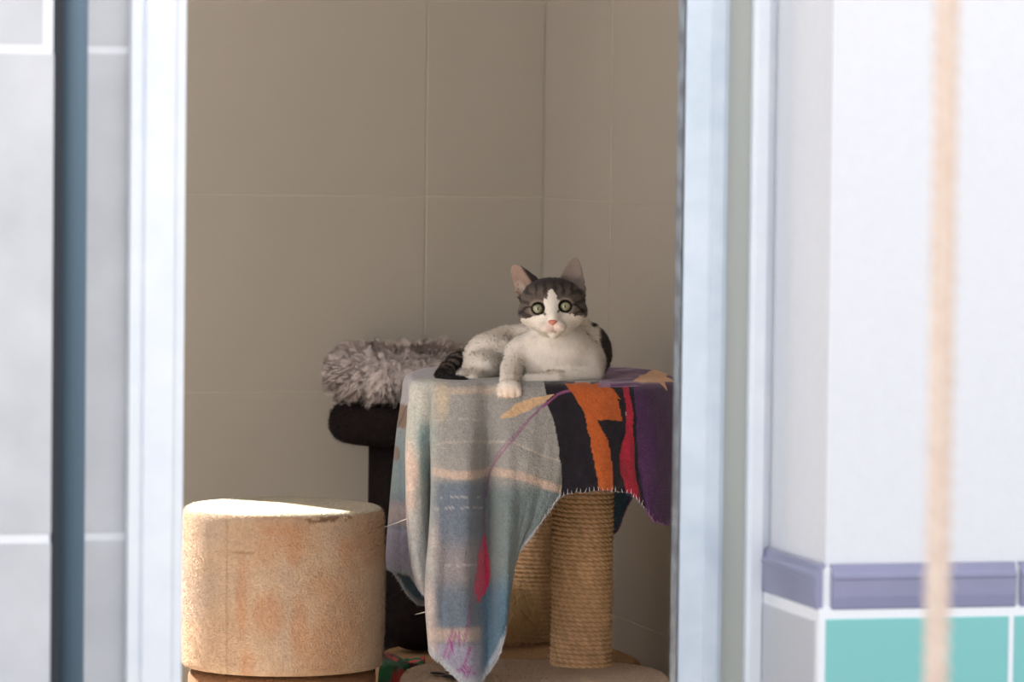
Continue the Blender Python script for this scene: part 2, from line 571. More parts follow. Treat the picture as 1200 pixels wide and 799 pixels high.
def sisal_post(name, cx, cd, r, z0, z1, frame, parent, seed):
    c = frame.w([(cx, 400, cd)])[0]
    pitch = .0064
    nz = int((z1 - z0) / pitch * 9); nu = 260
    th = np.linspace(0, 2 * math.pi, nu, endpoint=False)[:, None]
    z = np.linspace(z0, z1, nz)[None]
    P3 = np.stack([np.cos(th) * 3 + 0 * z, np.sin(th) * 3 + 0 * z, z * 20 + 0 * th], -1).reshape(-1, 3)
    wob = fbm(P3, seed).reshape(nu, nz)
    ph = (z + wob * .0006) / pitch + th / (2 * math.pi)
    turn = np.floor(ph); fr = ph - turn
    prof = np.sqrt(np.maximum(0, 1 - (2 * fr - 1) ** 2))
    # strand twist of each rope turn
    tw = np.sin((th / (2 * math.pi)) * 2 * math.pi * r / .0052 * 2 * math.pi / (2 * math.pi) * 1.0 * 6.283 / 6.283 * 3.3 + (fr) * 5.2 + turn * 1.7)
    rj = hsh(turn.astype(np.int64), turn.astype(np.int64) * 0 + 3, turn.astype(np.int64) * 0, seed) * .0012
    R = r - .0042 + .0038 * prof + .0008 * tw * prof + rj + wob * .0006
    X = c[0] + R * np.cos(th); Y = c[1] + R * np.sin(th)
    V = np.stack([X, Y, z + 0 * th], -1).reshape(-1, 3)
    base = lin((232, 198, 156)); dark = lin((190, 142, 98)); pale = lin((244, 216, 178))
    n1 = fbm(np.stack([np.cos(th) * 6 + 0 * z, np.sin(th) * 6 + 0 * z, z * 90 + 0 * th], -1).reshape(-1, 3), seed + 5)
    f = np.clip(prof * .8 + .2 * tw, 0, 1).reshape(-1)
    C = dark[None] * (1 - f)[:, None] + base[None] * f[:, None]
    C = C * (1.05 + .22 * n1[:, None]); C = C + (pale - base)[None] * np.clip(n1, 0, 1)[:, None] * .5
    o = mesh(name, V, grid_faces(nu, nz, True), M_sisal, parent, True, C)
    n = 2600
    a = rng.random(n) * 6.283; zz = z0 + rng.random(n) * (z1 - z0)
    Nn = np.stack([np.cos(a), np.sin(a), 0 * a], -1)
    Pp = np.stack([c[0] + (r - .001) * np.cos(a), c[1] + (r - .001) * np.sin(a), zz], -1)
    D = np.stack([-np.sin(a), np.cos(a), 0 * a], -1) * rng.choice([-1, 1], n)[:, None] + Nn * .35 + .3 * rng.normal(size=(n, 3))
    blades('loose_fibres', Pp, D, .004 + .008 * rng.random(n), .00045, np.tile(pale, (n, 1)) * (.7 + .4 * rng.random((n, 1))), o, M_attr, Nn, 3, .5, kind='stuff')
    return o


def beige(V):
    n = fbm(np.asarray(V) * 18, 3)[:, None]
    return lin((228, 202, 178))[None] * (1 + .12 * n)


ZA = .093
tree = empty('cat_scratching_table', FC.w([(632, 400, 0)])[0] * [1, 1, 0])
tag(tree, 'low sisal post scratching table draped with a printed fleece blanket', 'cat tree')
fa = FC
ZAc = (5.655 - 5.70) / FC.s


def basecol(V):
    C = beige(V)
    return C


base = slab('base', 632, ZAc, .181, .19, 0, ZA, FC, tree, M_carpet, basecol, .012, 2.7, 30000, fl=.0022)
slab('table_board', 634, 45, .176, .182, ZTOP - .035, ZTOP, FC, tree, M_carpet, basecol, .012, 3.2)
pz = ray_z(685, 781, ZA)
pd = ((pz - CAM) @ FW - 5.70) / FC.s
sisal_post('front_post', 600 + (685.5 - 600) * (1 + pd * FC.s / 5.7), pd, .0415, ZA - .002, ZTOP - .034, FC, tree, 3)
# paw print on the base carpet
pw = ray_z(534, 795, ZA)
b = MB()


def disc(b, c, rx, ry, ang, z, mi=0):
    s = len(b.v); n = 20
    for i in range(n):
        a = i * 2 * math.pi / n
        u, v = rx * math.cos(a), ry * math.sin(a)
        u, v = u * math.cos(ang) - v * math.sin(ang), u * math.sin(ang) + v * math.cos(ang)
        p = c + R0 * u + F0 * v
        b.v.append((p[0], p[1], z))
    b.f.append(tuple(range(s, s + n))); b.m.append(mi)


for (du, dv, a, bb, g) in ((0, -.012, .018, .022, 0), (-.024, .02, .009, .015, .5), (-.006, .036, .009, .015, .1), (.016, .034, .009, .015, -.3), (.03, .014, .009, .014, -.7)):
    disc(b, pw + R0 * du + F0 * dv, a, bb, g, ZA + .0042)
b.build('paw_print', mat('black_felt', L3(30, 27, 28), .95), tree)

# rear post stands on a second base
tree2 = empty('rear_scratching_post', FC.w([(592, 400, 330)])[0] * [1, 1, 0])
tag(tree2, 'shorter sisal scratching post on a tan round base behind the draped table', 'cat tree')
ZB2 = .066
slab('base', 600, 340, .190, .195, 0, ZB2, FC, tree2, M_carpet, lambda V: lin((176, 140, 106))[None] * (1 + .15 * fbm(np.asarray(V) * 20, 9)[:, None]), .012, 2.3, 12000, fl=.0025)
pz = ray_z(618, 752, ZB2); pd2 = ((pz - CAM) @ FW - 5.70) / FC.s
rp = sisal_post('post', 600 + (620 - 600) * 1.07, pd2, .040, ZB2 - .002, ZTOP - .06, FC, tree2, 11)
# frayed end of the sisal winding
n = 1500
t = rng.random(n)
ctr = FC.w([(606, 742, pd2 - 50)])[0]
Pp = ctr + R0 * (rng.normal(size=(n, 1)) * .014) + UP * (rng.normal(size=(n, 1)) * .018) + F0 * (rng.normal(size=(n, 1)) * .01)
D = rng.normal(size=(n, 3)) * .8 + (-UP * .9 - R0 * .5)
blades('frayed_sisal', Pp, D, .012 + .03 * rng.random(n), .0008, np.tile(lin((222, 184, 134)), (n, 1)) * (.6 + .5 * rng.random((n, 1))), rp, M_attr, np.tile(-F0 + UP * .4, (n, 1)), 4, .7, kind='stuff')

# ------------------------------------------------------------------ blanket
# rows of each column: back of the top, middle, near the edge, edge, five stages of the drop, hem


def T(px0, E, *D):
    """column from the rim point E down to the hem; top rows are added on the board"""
    return (px0, E, D)


cols_ctrl = [
    # hanging behind on the left
    (600, (548, None, 205), [(540, 470, 218), (528, 530, 222), (520, 590, 222), (512, 640, 220), (508, 690, 218), (506, 727, 216)]),
    (585, (528, None, 200), [(515, 470, 214), (503, 530, 216), (494, 585, 216), (487, 635, 214), (483, 680, 212), (480, 716, 210)]),
    (570, (512, None, 190), [(495, 468, 206), (484, 520, 206), (475, 572, 204), (467, 622, 202), (462, 658, 200), (458, 684, 198)]),
    # left drape
    (555, (500, None, 160), [(479, 458, 176), (469, 500, 172), (462, 545, 168), (458, 590, 165), (454, 630, 162), (452, 663, 160)]),
    (540, (488, None, 90), [(472, 463, 92), (465, 505, 90), (460, 550, 88), (456, 595, 85), (453, 635, 82), (451, 669, 80)]),
    (530, (482, None, 30), [(472, 468, 30), (467, 510, 30), (464, 555, 32), (461, 600, 34), (460, 640, 36), (460, 672, 38)]),
    (525, (481, None, -30), [(478, 472, -18), (476, 512, -8), (475, 557, 2), (474, 602, 10), (473, 642, 18), (473, 672, 22)]),
    (525, (484, None, -70), [(484, 474, -60), (485, 515, -48), (487, 560, -36), (488, 605, -26), (487, 645, -18), (484, 676, -12)]),
    # front left corner fold
    (530, (491, None, -98), [(483, 474, -108), (480, 515, -112), (480, 558, -112), (481, 603, -108), (485, 648, -102), (494, 684, -96)]),
    (535, (500, None, -108), [(495, 476, -120), (493, 517, -122), (493, 560, -120), (495, 606, -114), (500, 654, -106), (507, 700, -98)]),
    (540, (510, None, -112), [(508, 478, -116), (507, 520, -104), (508, 565, -86), (512, 612, -72), (518, 662, -66), (526, 712, -62)]),
    # main hanging corner
    (545, (518, None, -114), [(514, 480, -130), (512, 522, -141), (511, 568, -150), (508, 618, -155), (503, 682, -157), (507, 748, -152)]),
    (555, (535, None, -115), [(532, 482, -138), (530, 527, -154), (528, 578, -164), (525, 640, -168), (522, 706, -166), (526, 771, -160)]),
    (565, (555, None, -116), [(554, 484, -141), (553, 530, -158), (551, 585, -167), (549, 650, -170), (548, 720, -166), (554, 793, -160)]),
    (575, (574, None, -115), [(573, 484, -128), (571, 530, -126), (569, 582, -122), (570, 642, -120), (572, 705, -128), (574, 776, -142)]),
    (590, (595, None, -116), [(594, 482, -138), (593, 522, -152), (592, 568, -160), (592, 615, -161), (591, 678, -158), (589, 744, -154)]),
    (600, (615, None, -116), [(614, 477, -136), (613, 510, -148), (612, 547, -154), (609, 588, -153), (603, 640, -149), (595, 700, -147)]),
    (610, (632, None, -116), [(632, 472, -133), (632, 498, -142), (632, 527, -146), (629, 560, -146), (620, 603, -144), (600, 655, -143)]),
    (622, (646, None, -116), [(648, 468, -130), (649, 490, -137), (650, 513, -140), (650, 540, -141), (646, 570, -140), (632, 608, -140)]),
    (635, (660, None, -115), [(663, 466, -128), (665, 486, -133), (665, 507, -135), (664, 530, -136), (661, 553, -137), (656, 577, -138)]),
    (650, (680, None, -114), [(681, 465, -126), (682, 484, -131), (682, 505, -133), (682, 527, -134), (682, 549, -134), (682, 571, -134)]),
    (670, (703, None, -112), [(704, 464, -124), (705, 483, -128), (705, 504, -130), (706, 527, -131), (707, 549, -131), (708, 570, -131)]),
    (690, (724, None, -106), [(727, 463, -118), (728, 482, -121), (729, 503, -122), (730, 526, -122), (731, 549, -121), (733, 573, -120)]),
    (705, (742, None, -94), [(745, 461, -110), (744, 482, -116), (742, 506, -118), (742, 530, -117), (743, 556, -114), (748, 586, -110)]),
    (715, (757, None, -72), [(762, 460, -92), (764, 484, -102), (764, 511, -106), (763, 540, -106), (763, 572, -104), (764, 606, -100)]),
    (722, (771, None, -40), [(778, 458, -60), (781, 484, -72), (782, 513, -78), (781, 544, -80), (780, 578, -80), (780, 610, -78)]),
    (728, (782, None, 0), [(791, 457, -20), (795, 484, -30), (796, 513, -36), (796, 544, -38), (796, 576, -38), (796, 602, -38)]),
    (730, (786, None, 50), [(795, 456, 40), (799, 484, 34), (800, 513, 30), (801, 544, 28), (801, 570, 26), (802, 592, 26)]),
    # back right, hanging behind the posts
    (728, (782, None, 110), [(790, 456, 112), (793, 484, 112), (793, 510, 112), (792, 535, 112), (791, 556, 112), (790, 575, 112)]),
    (722, (772, None, 160), [(779, 456, 172), (780, 484, 175), (778, 510, 176), (775, 535, 176), (771, 556, 176), (768, 572, 176)]),
    (712, (752, None, 195), [(756, 456, 208), (757, 484, 210), (756, 512, 210), (755, 540, 208), (752, 565, 206), (746, 590, 204)]),
    (700, (730, None, 205), [(732, 456, 218), (732, 486, 220), (732, 520, 220), (731, 555, 218), (728, 596, 216), (724, 634, 214)]),
    (690, (708, None, 206), [(708, 456, 218), (708, 484, 220), (708, 512, 220), (707, 540, 220), (706, 568, 220), (704, 596, 218)]),
]
ZBL = ZTOP + .0055
ctrl = []
for (px0, E, D) in cols_ctrl:
    ex, _, ed = E
    mid = (634, 45)
    row = []
    for f in (0.02, .35, .7, .93):
        x = mid[0] + (ex - mid[0]) * f; d = mid[1] + (ed - mid[1]) * f
        row.append((x, py_on(FC, x, ZBL, d), d))
    row.append((ex, py_on(FC, ex, ZBL, ed) + .6, ed))
    # turn over the rim
    dx, dy, dd = D[0]
    ey = row[-1][1]
    row.append((ex + (dx - ex) * .75, ey + 5, ed + (dd - ed) * .6))
    row += [tuple(p) for p in D]
    ctrl.append(row)
ctrl = np.array(ctrl, float)            # (nc, nr, 3)


def cr_interp(A, n):
    """Catmull-Rom along axis 0"""
    m_ = len(A)
    t = np.linspace(0, m_ - 1, n)
    i = np.minimum(np.floor(t).astype(int), m_ - 2); u = (t - i)
    g = lambda k: A[np.clip(i + k, 0, m_ - 1)]
    u = u.reshape((-1,) + (1,) * (A.ndim - 1))
    return .5 * ((2 * g(0)) + (-g(-1) + g(1)) * u + (2 * g(-1) - 5 * g(0) + 4 * g(1) - g(2)) * u ** 2 + (-g(-1) + 3 * g(0) - 3 * g(1) + g(2)) * u ** 3)


NCU, NRV = 560, 300
S = cr_interp(ctrl, NCU)
S = cr_interp(S.transpose(1, 0, 2), NRV).transpose(1, 0, 2)      # (NCU, NRV, 3)
rowt = np.linspace(0, 1, NRV)[None, :] * (ctrl.shape[1] - 1)
colt = np.repeat(np.linspace(0, len(ctrl) - 1, NCU)[:, None], NRV, 1)
rowtt = np.repeat(rowt, NCU, 0)
Sf = S.reshape(-1, 3).copy()
design = Sf.copy()
drop = np.clip((rowtt.reshape(-1) - 4.5) / 6, 0, 1)
wr = fbm(np.stack([colt.reshape(-1) * .9, rowtt.reshape(-1) * .5, 0 * drop], -1), 21) * 7 * drop
wr += fbm(np.stack([design[:, 0] * .03, design[:, 1] * .022, colt.reshape(-1) * .1], -1), 27) * 5 * np.clip(drop * 2, .05, 1)
Sf[:, 2] += wr
hem = np.clip((rowtt.reshape(-1) - 10.6) / .4, 0, 1)
Sf[:, 1] += hem * fbm(np.stack([colt.reshape(-1) * 6, 0 * drop, 0 * drop], -1), 33) * 2.0
Sf[:, 1] += .5 * (rowtt.reshape(-1) < 4.6) * fbm(np.stack([design[:, 0] * .05, design[:, 2] * .03, 0 * drop], -1), 35) - .2


def inpoly(x, y, poly):
    poly = np.asarray(poly, float); r = np.zeros(len(x), bool); n = len(poly)
    for i in range(n):
        x0, y0 = poly[i]; x1, y1 = poly[(i + 1) % n]
        c = ((y0 > y) != (y1 > y)) & (x < (x1 - x0) * (y - y0) / (y1 - y0 + 1e-9) + x0)
        r ^= c
    return r


def distline(x, y, pts):
    d = np.full(len(x), 1e9)
    for (a, b_) in zip(pts[:-1], pts[1:]):
        ax, ay = a; bx, by = b_
        t = np.clip(((x - ax) * (bx - ax) + (y - ay) * (by - ay)) / ((bx - ax) ** 2 + (by - ay) ** 2), 0, 1)
        d = np.minimum(d, np.hypot(x - ax - t * (bx - ax), y - ay - t * (by - ay)))
    return d


GAIN = 1.62


def bc(*c): return np.clip(lin(c) * GAIN, 0, .9)


def mixc(C, c, w): return C + (np.asarray(c)[None] - C) * np.clip(w, 0, 1)[:, None]


def ss(x, a, b_):
    t = np.clip((x - a) / (b_ - a), 0, 1)
    return t * t * (3 - 2 * t)


def blanket_colour():
    x0, y0, d = design[:, 0], design[:, 1], design[:, 2]
    u = colt.reshape(-1); v = rowtt.reshape(-1)
    x = x0 + .9 * vnoise(np.stack([x0 * .1, y0 * .1, u * .3], -1), 1)
    y = y0 + .9 * vnoise(np.stack([x0 * .12, y0 * .12, u * .3 + 9], -1), 2)
    big = fbm(np.stack([x * .02, y * .03, u * .15], -1), 5)
    big2 = fbm(np.stack([x * .05, y * .02, u * .15], -1), 15)
    C = np.tile(bc(122, 120, 118), (len(x), 1))
    # main panel bands
    C = mixc(C, bc(84, 92, 104), ss(y, 553, 566) * (x < 572))
    C = mixc(C, bc(92, 102, 105), ss(y, 553, 575) * ss(x, 566, 574))
    C = mixc(C, bc(108, 104, 108), ss(y, 612, 650) * (1 - ss(y, 662, 690)) * (x < 568))
    C = mixc(C, bc(80, 90, 104), ss(y, 690, 704) * (1 - ss(y, 718, 728)))
    C = mixc(C, bc(136, 124, 120), ss(y, 722, 728) * (1 - ss(y, 736, 745)))
    C = mixc(C, bc(118, 118, 136), ss(y, 738, 748))
    C = mixc(C, bc(70, 92, 110), ss(x, 558, 568) * ss(y, 655, 690))
    band = 549 + 4 * np.cos((x - 545) / 18) * .8 + np.maximum(0, x - 575) * .2
    C = mixc(C, bc(156, 138, 128), (1 - ss(np.abs(y - band), 3.0, 6.5)) * ss(x, 500, 515) * (u > 10))
    b2 = 517 - 3 * np.sin((x - 520) / 30) + np.maximum(0, x - 600) * .3
    C = mixc(C, bc(150, 140, 134), .7 * (1 - ss(np.abs(y - b2), .6, 2)) * (u > 10))
    for yy in (491, 578, 590, 655):
        C = mixc(C, bc(165, 160, 158), .45 * (1 - ss(np.abs(y0 - yy - 1.5 * np.sin(x0 / 15)), .4, 1.6)) * (vnoise(np.stack([x0 * .25, y0 * 0, y0 * 0 + yy], -1), 8) > .1) * (u > 10) * (x0 < 565))
    # pale teal left part of the front
    lp = (1 - ss(x, 498, 522)) * (u > 7)
    C = mixc(C, bc(152, 152, 146), lp * (1 - ss(y, 640, 700)))
    C = mixc(C, bc(112, 132, 134), lp * ss(big2, -.1, .35) * ss(y, 480, 510) * (1 - ss(y, 660, 700)))
    C = mixc(C, bc(176, 156, 146), lp * ss(-big2, .05, .35) * ss(y, 500, 540))
    C = mixc(C, bc(150, 146, 148), lp * ss(y, 560, 640) * .7)
    # ochre stain
    C = mixc(C, bc(160, 146, 126), (1 - ss(np.hypot((x - 521 - big * 6) / 10, (y - 468) / 30), .2, 1.2)) * .75)
    C = mixc(C, bc(170, 146, 128), (1 - ss(np.abs(y - 457), 1, 6)) * ss(x, 515, 535) * (1 - ss(x, 580, 615)) * .45)
    C = mixc(C, bc(160, 156, 148), (1 - ss(np.hypot((x - 491) / 9, (y - 464) / 16), .2, 1.2)) * .7)
    # left drape
    ld = (u > 2.5) & (u < 8)
    C = mixc(C, bc(140, 136, 142), ld * (1 - ss(y, 470, 490)) * 1.)
    C = mixc(C, bc(104, 118, 122), ld * ss(y, 485, 520) * (1 - ss(y, 575, 595)))
    C = mixc(C, bc(142, 130, 130), ld * ss(y, 580, 600) * (1 - ss(y, 612, 622)))
    C = mixc(C, bc(134, 132, 150), ld * ss(y, 612, 624))
    C = mixc(C, bc(100, 74, 54), ld * (1 - ss(np.hypot((x - 474) / 8, (y - 488) / 15), .8, 1.1)))
    C = mixc(C, bc(70, 46, 36), ld * (1 - ss(np.abs((x - 474) + (y - 488) * .45), 1., 2.)) * (np.abs(y - 488) < 14))
    C = mixc(C, bc(100, 74, 54), ld * (1 - ss(np.hypot((x - 465) / 6, (y - 532) / 9), .8, 1.1)) * .8)
    # hidden corner behind: dark blue
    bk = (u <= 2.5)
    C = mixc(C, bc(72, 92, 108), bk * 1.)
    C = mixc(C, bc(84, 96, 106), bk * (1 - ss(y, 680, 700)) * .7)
    # tan leaf and purple line
    C = mixc(C, bc(168, 138, 110), inpoly(x, y, [(587, 489), (603, 472), (625, 465), (648, 461), (636, 471), (618, 480), (600, 487)]) * 1.)
    ln = distline(x, y, [(652, 461), (630, 478), (605, 508), (588, 530), (577, 548), (570, 585), (560, 640), (552, 700), (545, 745)])
    C = mixc(C, bc(112, 72, 100), .85 * (1 - ss(ln, .5, 1.5)) * (u > 10))
    ln = distline(x, y, [(640, 470), (612, 496), (585, 528), (574, 560), (566, 600), (562, 650)])
    C = mixc(C, bc(110, 76, 100), .6 * (1 - ss(ln, .6, 1.6)) * (u > 10))
    # pink petal
    C = mixc(C, bc(166, 44, 76), inpoly(x, y, [(567, 620), (572, 622), (578, 665), (575, 678), (566, 690), (558, 698), (555, 680), (558, 650)]) * 1.)
    C = mixc(C, bc(150, 30, 70), .8 * (1 - ss(distline(x, y, [(568, 630), (567, 660), (572, 680)]), .5, 1.5)) * (u > 10))
    for (a, b_) in (((533, 726), (522, 762)), ((537, 730), (528, 758)), ((541, 728), (540, 745)), ((552, 745), (545, 770)), ((531, 740), (533, 752)), ((549, 768), (543, 784)), ((553, 768), (547, 786)), ((545, 766), (534, 780)), ((538, 772), (556, 776))):
        C = mixc(C, bc(116, 50, 104), .9 * (1 - ss(distline(x0, y0, [a, b_]), .5, 1.4)))
    # black, orange, red, purple figure
    fr = u > 16
    C = mixc(C, bc(27, 24, 30), inpoly(x, y, [(690, 448), (742, 448), (742, 480), (690, 480)]) & fr)
    blk = inpoly(x, y, [(636, 448), (672, 448), (690, 500), (704, 580), (656, 584), (655, 540), (648, 490), (640, 474)])
    C = mixc(C, bc(27, 24, 30), blk & fr)
    C = mixc(C, bc(168, 138, 110), (inpoly(x, y, [(605, 470), (625, 465), (648, 461), (636, 471), (618, 480)]) & fr) * 1.)
    C = mixc(C, bc(112, 62, 96), (1 - ss(distline(x, y, [(668, 456), (652, 461), (636, 475)]), .8, 2.)) * fr)
    C = mixc(C, bc(27, 24, 30), inpoly(x, y, [(690, 486), (735, 486), (728, 520), (728, 545), (738, 582), (700, 580)]) & fr)
    C = mixc(C, bc(148, 74, 36), inpoly(x, y, [(660, 450), (700, 450), (716, 456), (725, 468), (727, 491), (697, 490), (709, 515), (714, 545), (715, 582), (701, 582), (692, 525), (682, 482), (672, 464)]) & fr)
    C = mixc(C, bc(27, 24, 30), inpoly(x, y, [(720, 466), (728, 468), (730, 494), (726, 494)]) & fr)
    C = mixc(C, bc(64, 40, 72), ((x > 738) & fr & (y > 446)) * 1.)
    C = mixc(C, bc(138, 34, 50), inpoly(x, y, [(725, 450), (734, 454), (738, 480), (739, 540), (750, 600), (743, 600), (733, 576), (722, 548), (721, 532), (729, 505), (730, 472)]) & fr)
    C = mixc(C, bc(24, 22, 30), inpoly(x, y, [(732, 452), (737, 455), (742, 485), (743, 545), (752, 590), (748, 592), (739, 545), (738, 480)]) & fr)
    C = mixc(C, bc(78, 46, 84), ((x > 744) & fr) * .5 * ss(big, 0, .4))
    # top of the table
    tp = v < 4.9
    C = mixc(C, bc(118, 92, 116), (tp & (x > 700)) * 1.)
    C = mixc(C, bc(84, 52, 88), (tp & (x > 712)) * ss(vnoise(np.stack([x * .03 + y * .3, y * .5, 0 * x], -1), 3), -.1, .1))
    C = mixc(C, bc(190, 150, 112), (tp | (y < 466)) & fr & inpoly(x, y, [(738, 449), (756, 441), (775, 436), (790, 438), (780, 444), (790, 450), (776, 449), (778, 459), (768, 449)]))
    C = mixc(C, bc(150, 96, 66), tp & inpoly(x, y, [(712, 431), (730, 426), (752, 430), (735, 434)]))
    # right back flap: dark blue
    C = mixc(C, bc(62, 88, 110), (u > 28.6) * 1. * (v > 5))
    # lighter border along the hem
    hm = ss(v, 10.72, 10.86) * (((u > 10.5) & (u < 19)) | (u < 8))
    C = mixc(C, bc(134, 140, 150), hm * .8)
    C = C * (1 + .13 * fbm(np.stack([x0 * .25, y0 * .25, d * .1], -1), 40))[:, None]
    return C


BC = blanket_colour()
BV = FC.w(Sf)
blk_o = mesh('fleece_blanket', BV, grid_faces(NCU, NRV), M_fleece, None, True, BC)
tag(blk_o, 'grey blue fleece blanket with orange, black, red and purple figure draped over scratching table', 'blanket')
so = blk_o.modifiers.new('thickness', 'SOLIDIFY'); so.thickness = .0026; so.offset = -1
Bf = grid_faces(NCU, NRV)
# fuzz of the fleece
n = 60000
P, Nn, Ti, uu, vv = scatter(BV, Bf, n)
Nn = np.where(((CAM - P) * Nn).sum(1)[:, None] < 0, -Nn, Nn)
cc = BC[Ti[:, 0]] * (.85 + .35 * rng.random((n, 1)))
D = Nn * .6 + .6 * rng.normal(size=(n, 3)); D += Nn * np.maximum(0, -(D * Nn).sum(1) + .2)[:, None]
blades('fleece_pile', P, D, .0015 + .002 * rng.random(n), .0005, cc, blk_o, M_attr, Nn, 2, .5, kind='stuff')
# blanket stitch round the hem
Hm = BV.reshape(NCU, NRV, 3)[:, -1]; Hu = BV.reshape(NCU, NRV, 3)[:, -9]; HC = np.linspace(0, len(ctrl) - 1, NCU)
seg = np.linalg.norm(np.diff(Hm, axis=0), axis=1); cum = np.r_[0, np.cumsum(seg)]
pos = np.arange(.002, cum[-1], .0062)
hp = np.stack([np.interp(pos, cum, Hm[:, i]) for i in range(3)], -1)
hu = np.stack([np.interp(pos, cum, Hu[:, i]) for i in range(3)], -1)
hc = np.interp(pos, cum, HC)
up = hu - hp; up /= np.linalg.norm(up, axis=1, keepdims=True)
nn_ = len(hp)
ccs = np.tile(lin((190, 186, 190)), (nn_, 1)); ccs[hc > 23.3] = lin((150, 110, 150))
ft = -F0 * .004
blades('blanket_stitching', hp - up * .001 + ft, up + .25 * rng.normal(size=(nn_, 3)), .006 + .003 * rng.random(nn_), .0011, ccs, blk_o, M_attr, np.tile(-F0, (nn_, 1)), 2, .1, kind='stuff')
n = 5200
k = rng.random(n) * cum[-1]
hp2 = np.stack([np.interp(k, cum, Hm[:, i]) for i in range(3)], -1)
hcc = np.interp(k, cum, HC)
ccs = np.tile(lin((176, 180, 188)), (n, 1)); ccs[hcc > 19] = lin((110, 100, 110)); ccs[hcc > 23.3] = lin((120, 80, 120))
blades('hem_fringe', hp2, -UP * .8 + .7 * rng.normal(size=(n, 3)), .002 + .0028 * rng.random(n), .0006, ccs, blk_o, M_attr, np.tile(-F0, (n, 1)), 2, .5, kind='stuff')
# lint caught on the fleece
n = 170
P, Nn, Ti, uu, vv = scatter(BV, Bf, n, lambda q, n_: (q @ FW < 5.68).astype(float))
Nn = np.where(((CAM - P) * Nn).sum(1)[:, None] < 0, -Nn, Nn)
D = rng.normal(size=(n, 3)); D -= Nn * ((D * Nn).sum(1))[:, None] * .9
ln_ = np.where(rng.random(n) < .85, .0025, .012) * (.6 + rng.random(n))
blades('lint', P + Nn * .0018, D, ln_, .0007, np.tile(lin((200, 190, 180)), (n, 1)), blk_o, M_attr, Nn, 3, .6, kind='stuff')
wa = FC.w([(486, 600, -112)])[0]
for wq, wd, wl in ((wa, (-.88, .42, -.1), .046), (FC.w([(503, 707, -150)])[0], (-.95, .25, 0), .016)):
    blades('stray_thread', wq[None], FC.dirw([wd]), np.array([wl]), .0011, lin((226, 222, 214))[None], blk_o, M_attr, -F0[None], 6, .1)

# ------------------------------------------------------------------ carpeted drum
FD = Frame(5.56)
drum = empty('carpet_drum', FD.w([(334, 400, 0)])[0] * [1, 1, 0])
tag(drum, 'upright beige plush carpet drum with orange stains and sunlit left edge', 'cat seat')
dc = FD.w([(334, 400, 0)])[0]
DR = 118 * FD.s
dtop = ray_z  # noqa
ztop = CAMH - 5.56 * math.tan(PIT + (592.5 - 399.5) / F_PX) - (334 - 600) * ROL * FD.s * 1. * 0
ztop = float(at(334, 592.5, 5.56)[2]); zbot = float(at(334, 796, 5.56 - DR)[2])
drum.location.z = zbot
nu, K = 360, 10
prof = [(0, zbot), (DR - .006, zbot)]
rb, rt = .006, .013
prof = [(.3 * DR, zbot)] + [(DR - rb + rb * math.cos(a), zbot + rb + rb * math.sin(a)) for a in np.linspace(-math.pi / 2, 0, 5)]
prof += [(DR + .002 * math.sin(q * 3.14), zbot + rb + (ztop - rt - zbot - rb) * q) for q in np.linspace(.02, .98, 60)]
prof += [(DR - rt + rt * math.cos(a), ztop - rt + rt * math.sin(a)) for a in np.linspace(0, math.pi / 2, 8)]
prof += [(DR * q, ztop + .003 * (1 - q)) for q in np.linspace(.88, .001, 40)]
prof = np.array(prof)
th = np.linspace(0, 2 * math.pi, nu, endpoint=False)
wob = 1 + .006 * np.sin(2 * th + .6) + .003 * np.sin(3 * th + 2)


def drum_pos(R, Z, t, w=1.): return np.stack([dc[0] + R * np.cos(t) * w, dc[1] + R * np.sin(t) * w, Z], -1)


V = drum_pos(prof[None, :, 0] + 0 * th[:, None], prof[None, :, 1] + 0 * th[:, None], th[:, None] + 0 * prof[None, :, 0], wob[:, None]).reshape(-1, 3)


def drum_col(P):
    q = (P - CAM); Z = q @ FW
    px = 600 + (q @ RT) / Z * F_PX; py = 399.5 - (q @ UU) / Z * F_PX
    C = np.tile(lin((208, 180, 154)), (len(P), 1))
    top = P[:, 2] > ztop - .004
    n1 = fbm(np.stack([px * .018, py * .016, P[:, 2] * 2], -1), 51)
    C = mixc(C, lin((198, 158, 128)), (~top) * ss(n1, -.1, .5) * .8)
    C = mixc(C, lin((196, 172, 154)), (~top) * ss(-n1, .0, .4) * .8)
    for (cx, cy, rx, ry) in ((315, 720, 22, 30), (345, 645, 12, 24), (350, 735, 12, 45), (283, 700, 8, 60), (330, 622, 30, 6), (405, 645, 10, 22), (290, 780, 10, 20)):
        C = mixc(C, lin((200, 148, 114)), (~top) * .5 * (1 - ss(np.hypot((px - cx) / rx, (py - cy) / ry), .5, 1.15)))
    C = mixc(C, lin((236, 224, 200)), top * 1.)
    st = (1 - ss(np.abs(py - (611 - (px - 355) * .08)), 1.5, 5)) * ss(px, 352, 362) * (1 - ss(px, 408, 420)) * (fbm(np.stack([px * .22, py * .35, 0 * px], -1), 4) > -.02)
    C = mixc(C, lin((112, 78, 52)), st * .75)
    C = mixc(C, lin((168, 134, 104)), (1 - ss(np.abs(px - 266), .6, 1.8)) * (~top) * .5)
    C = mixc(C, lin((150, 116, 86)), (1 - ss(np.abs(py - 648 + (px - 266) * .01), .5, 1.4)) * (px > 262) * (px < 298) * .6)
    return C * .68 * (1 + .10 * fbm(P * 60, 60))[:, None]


Fd = grid_faces(nu, len(prof), True)
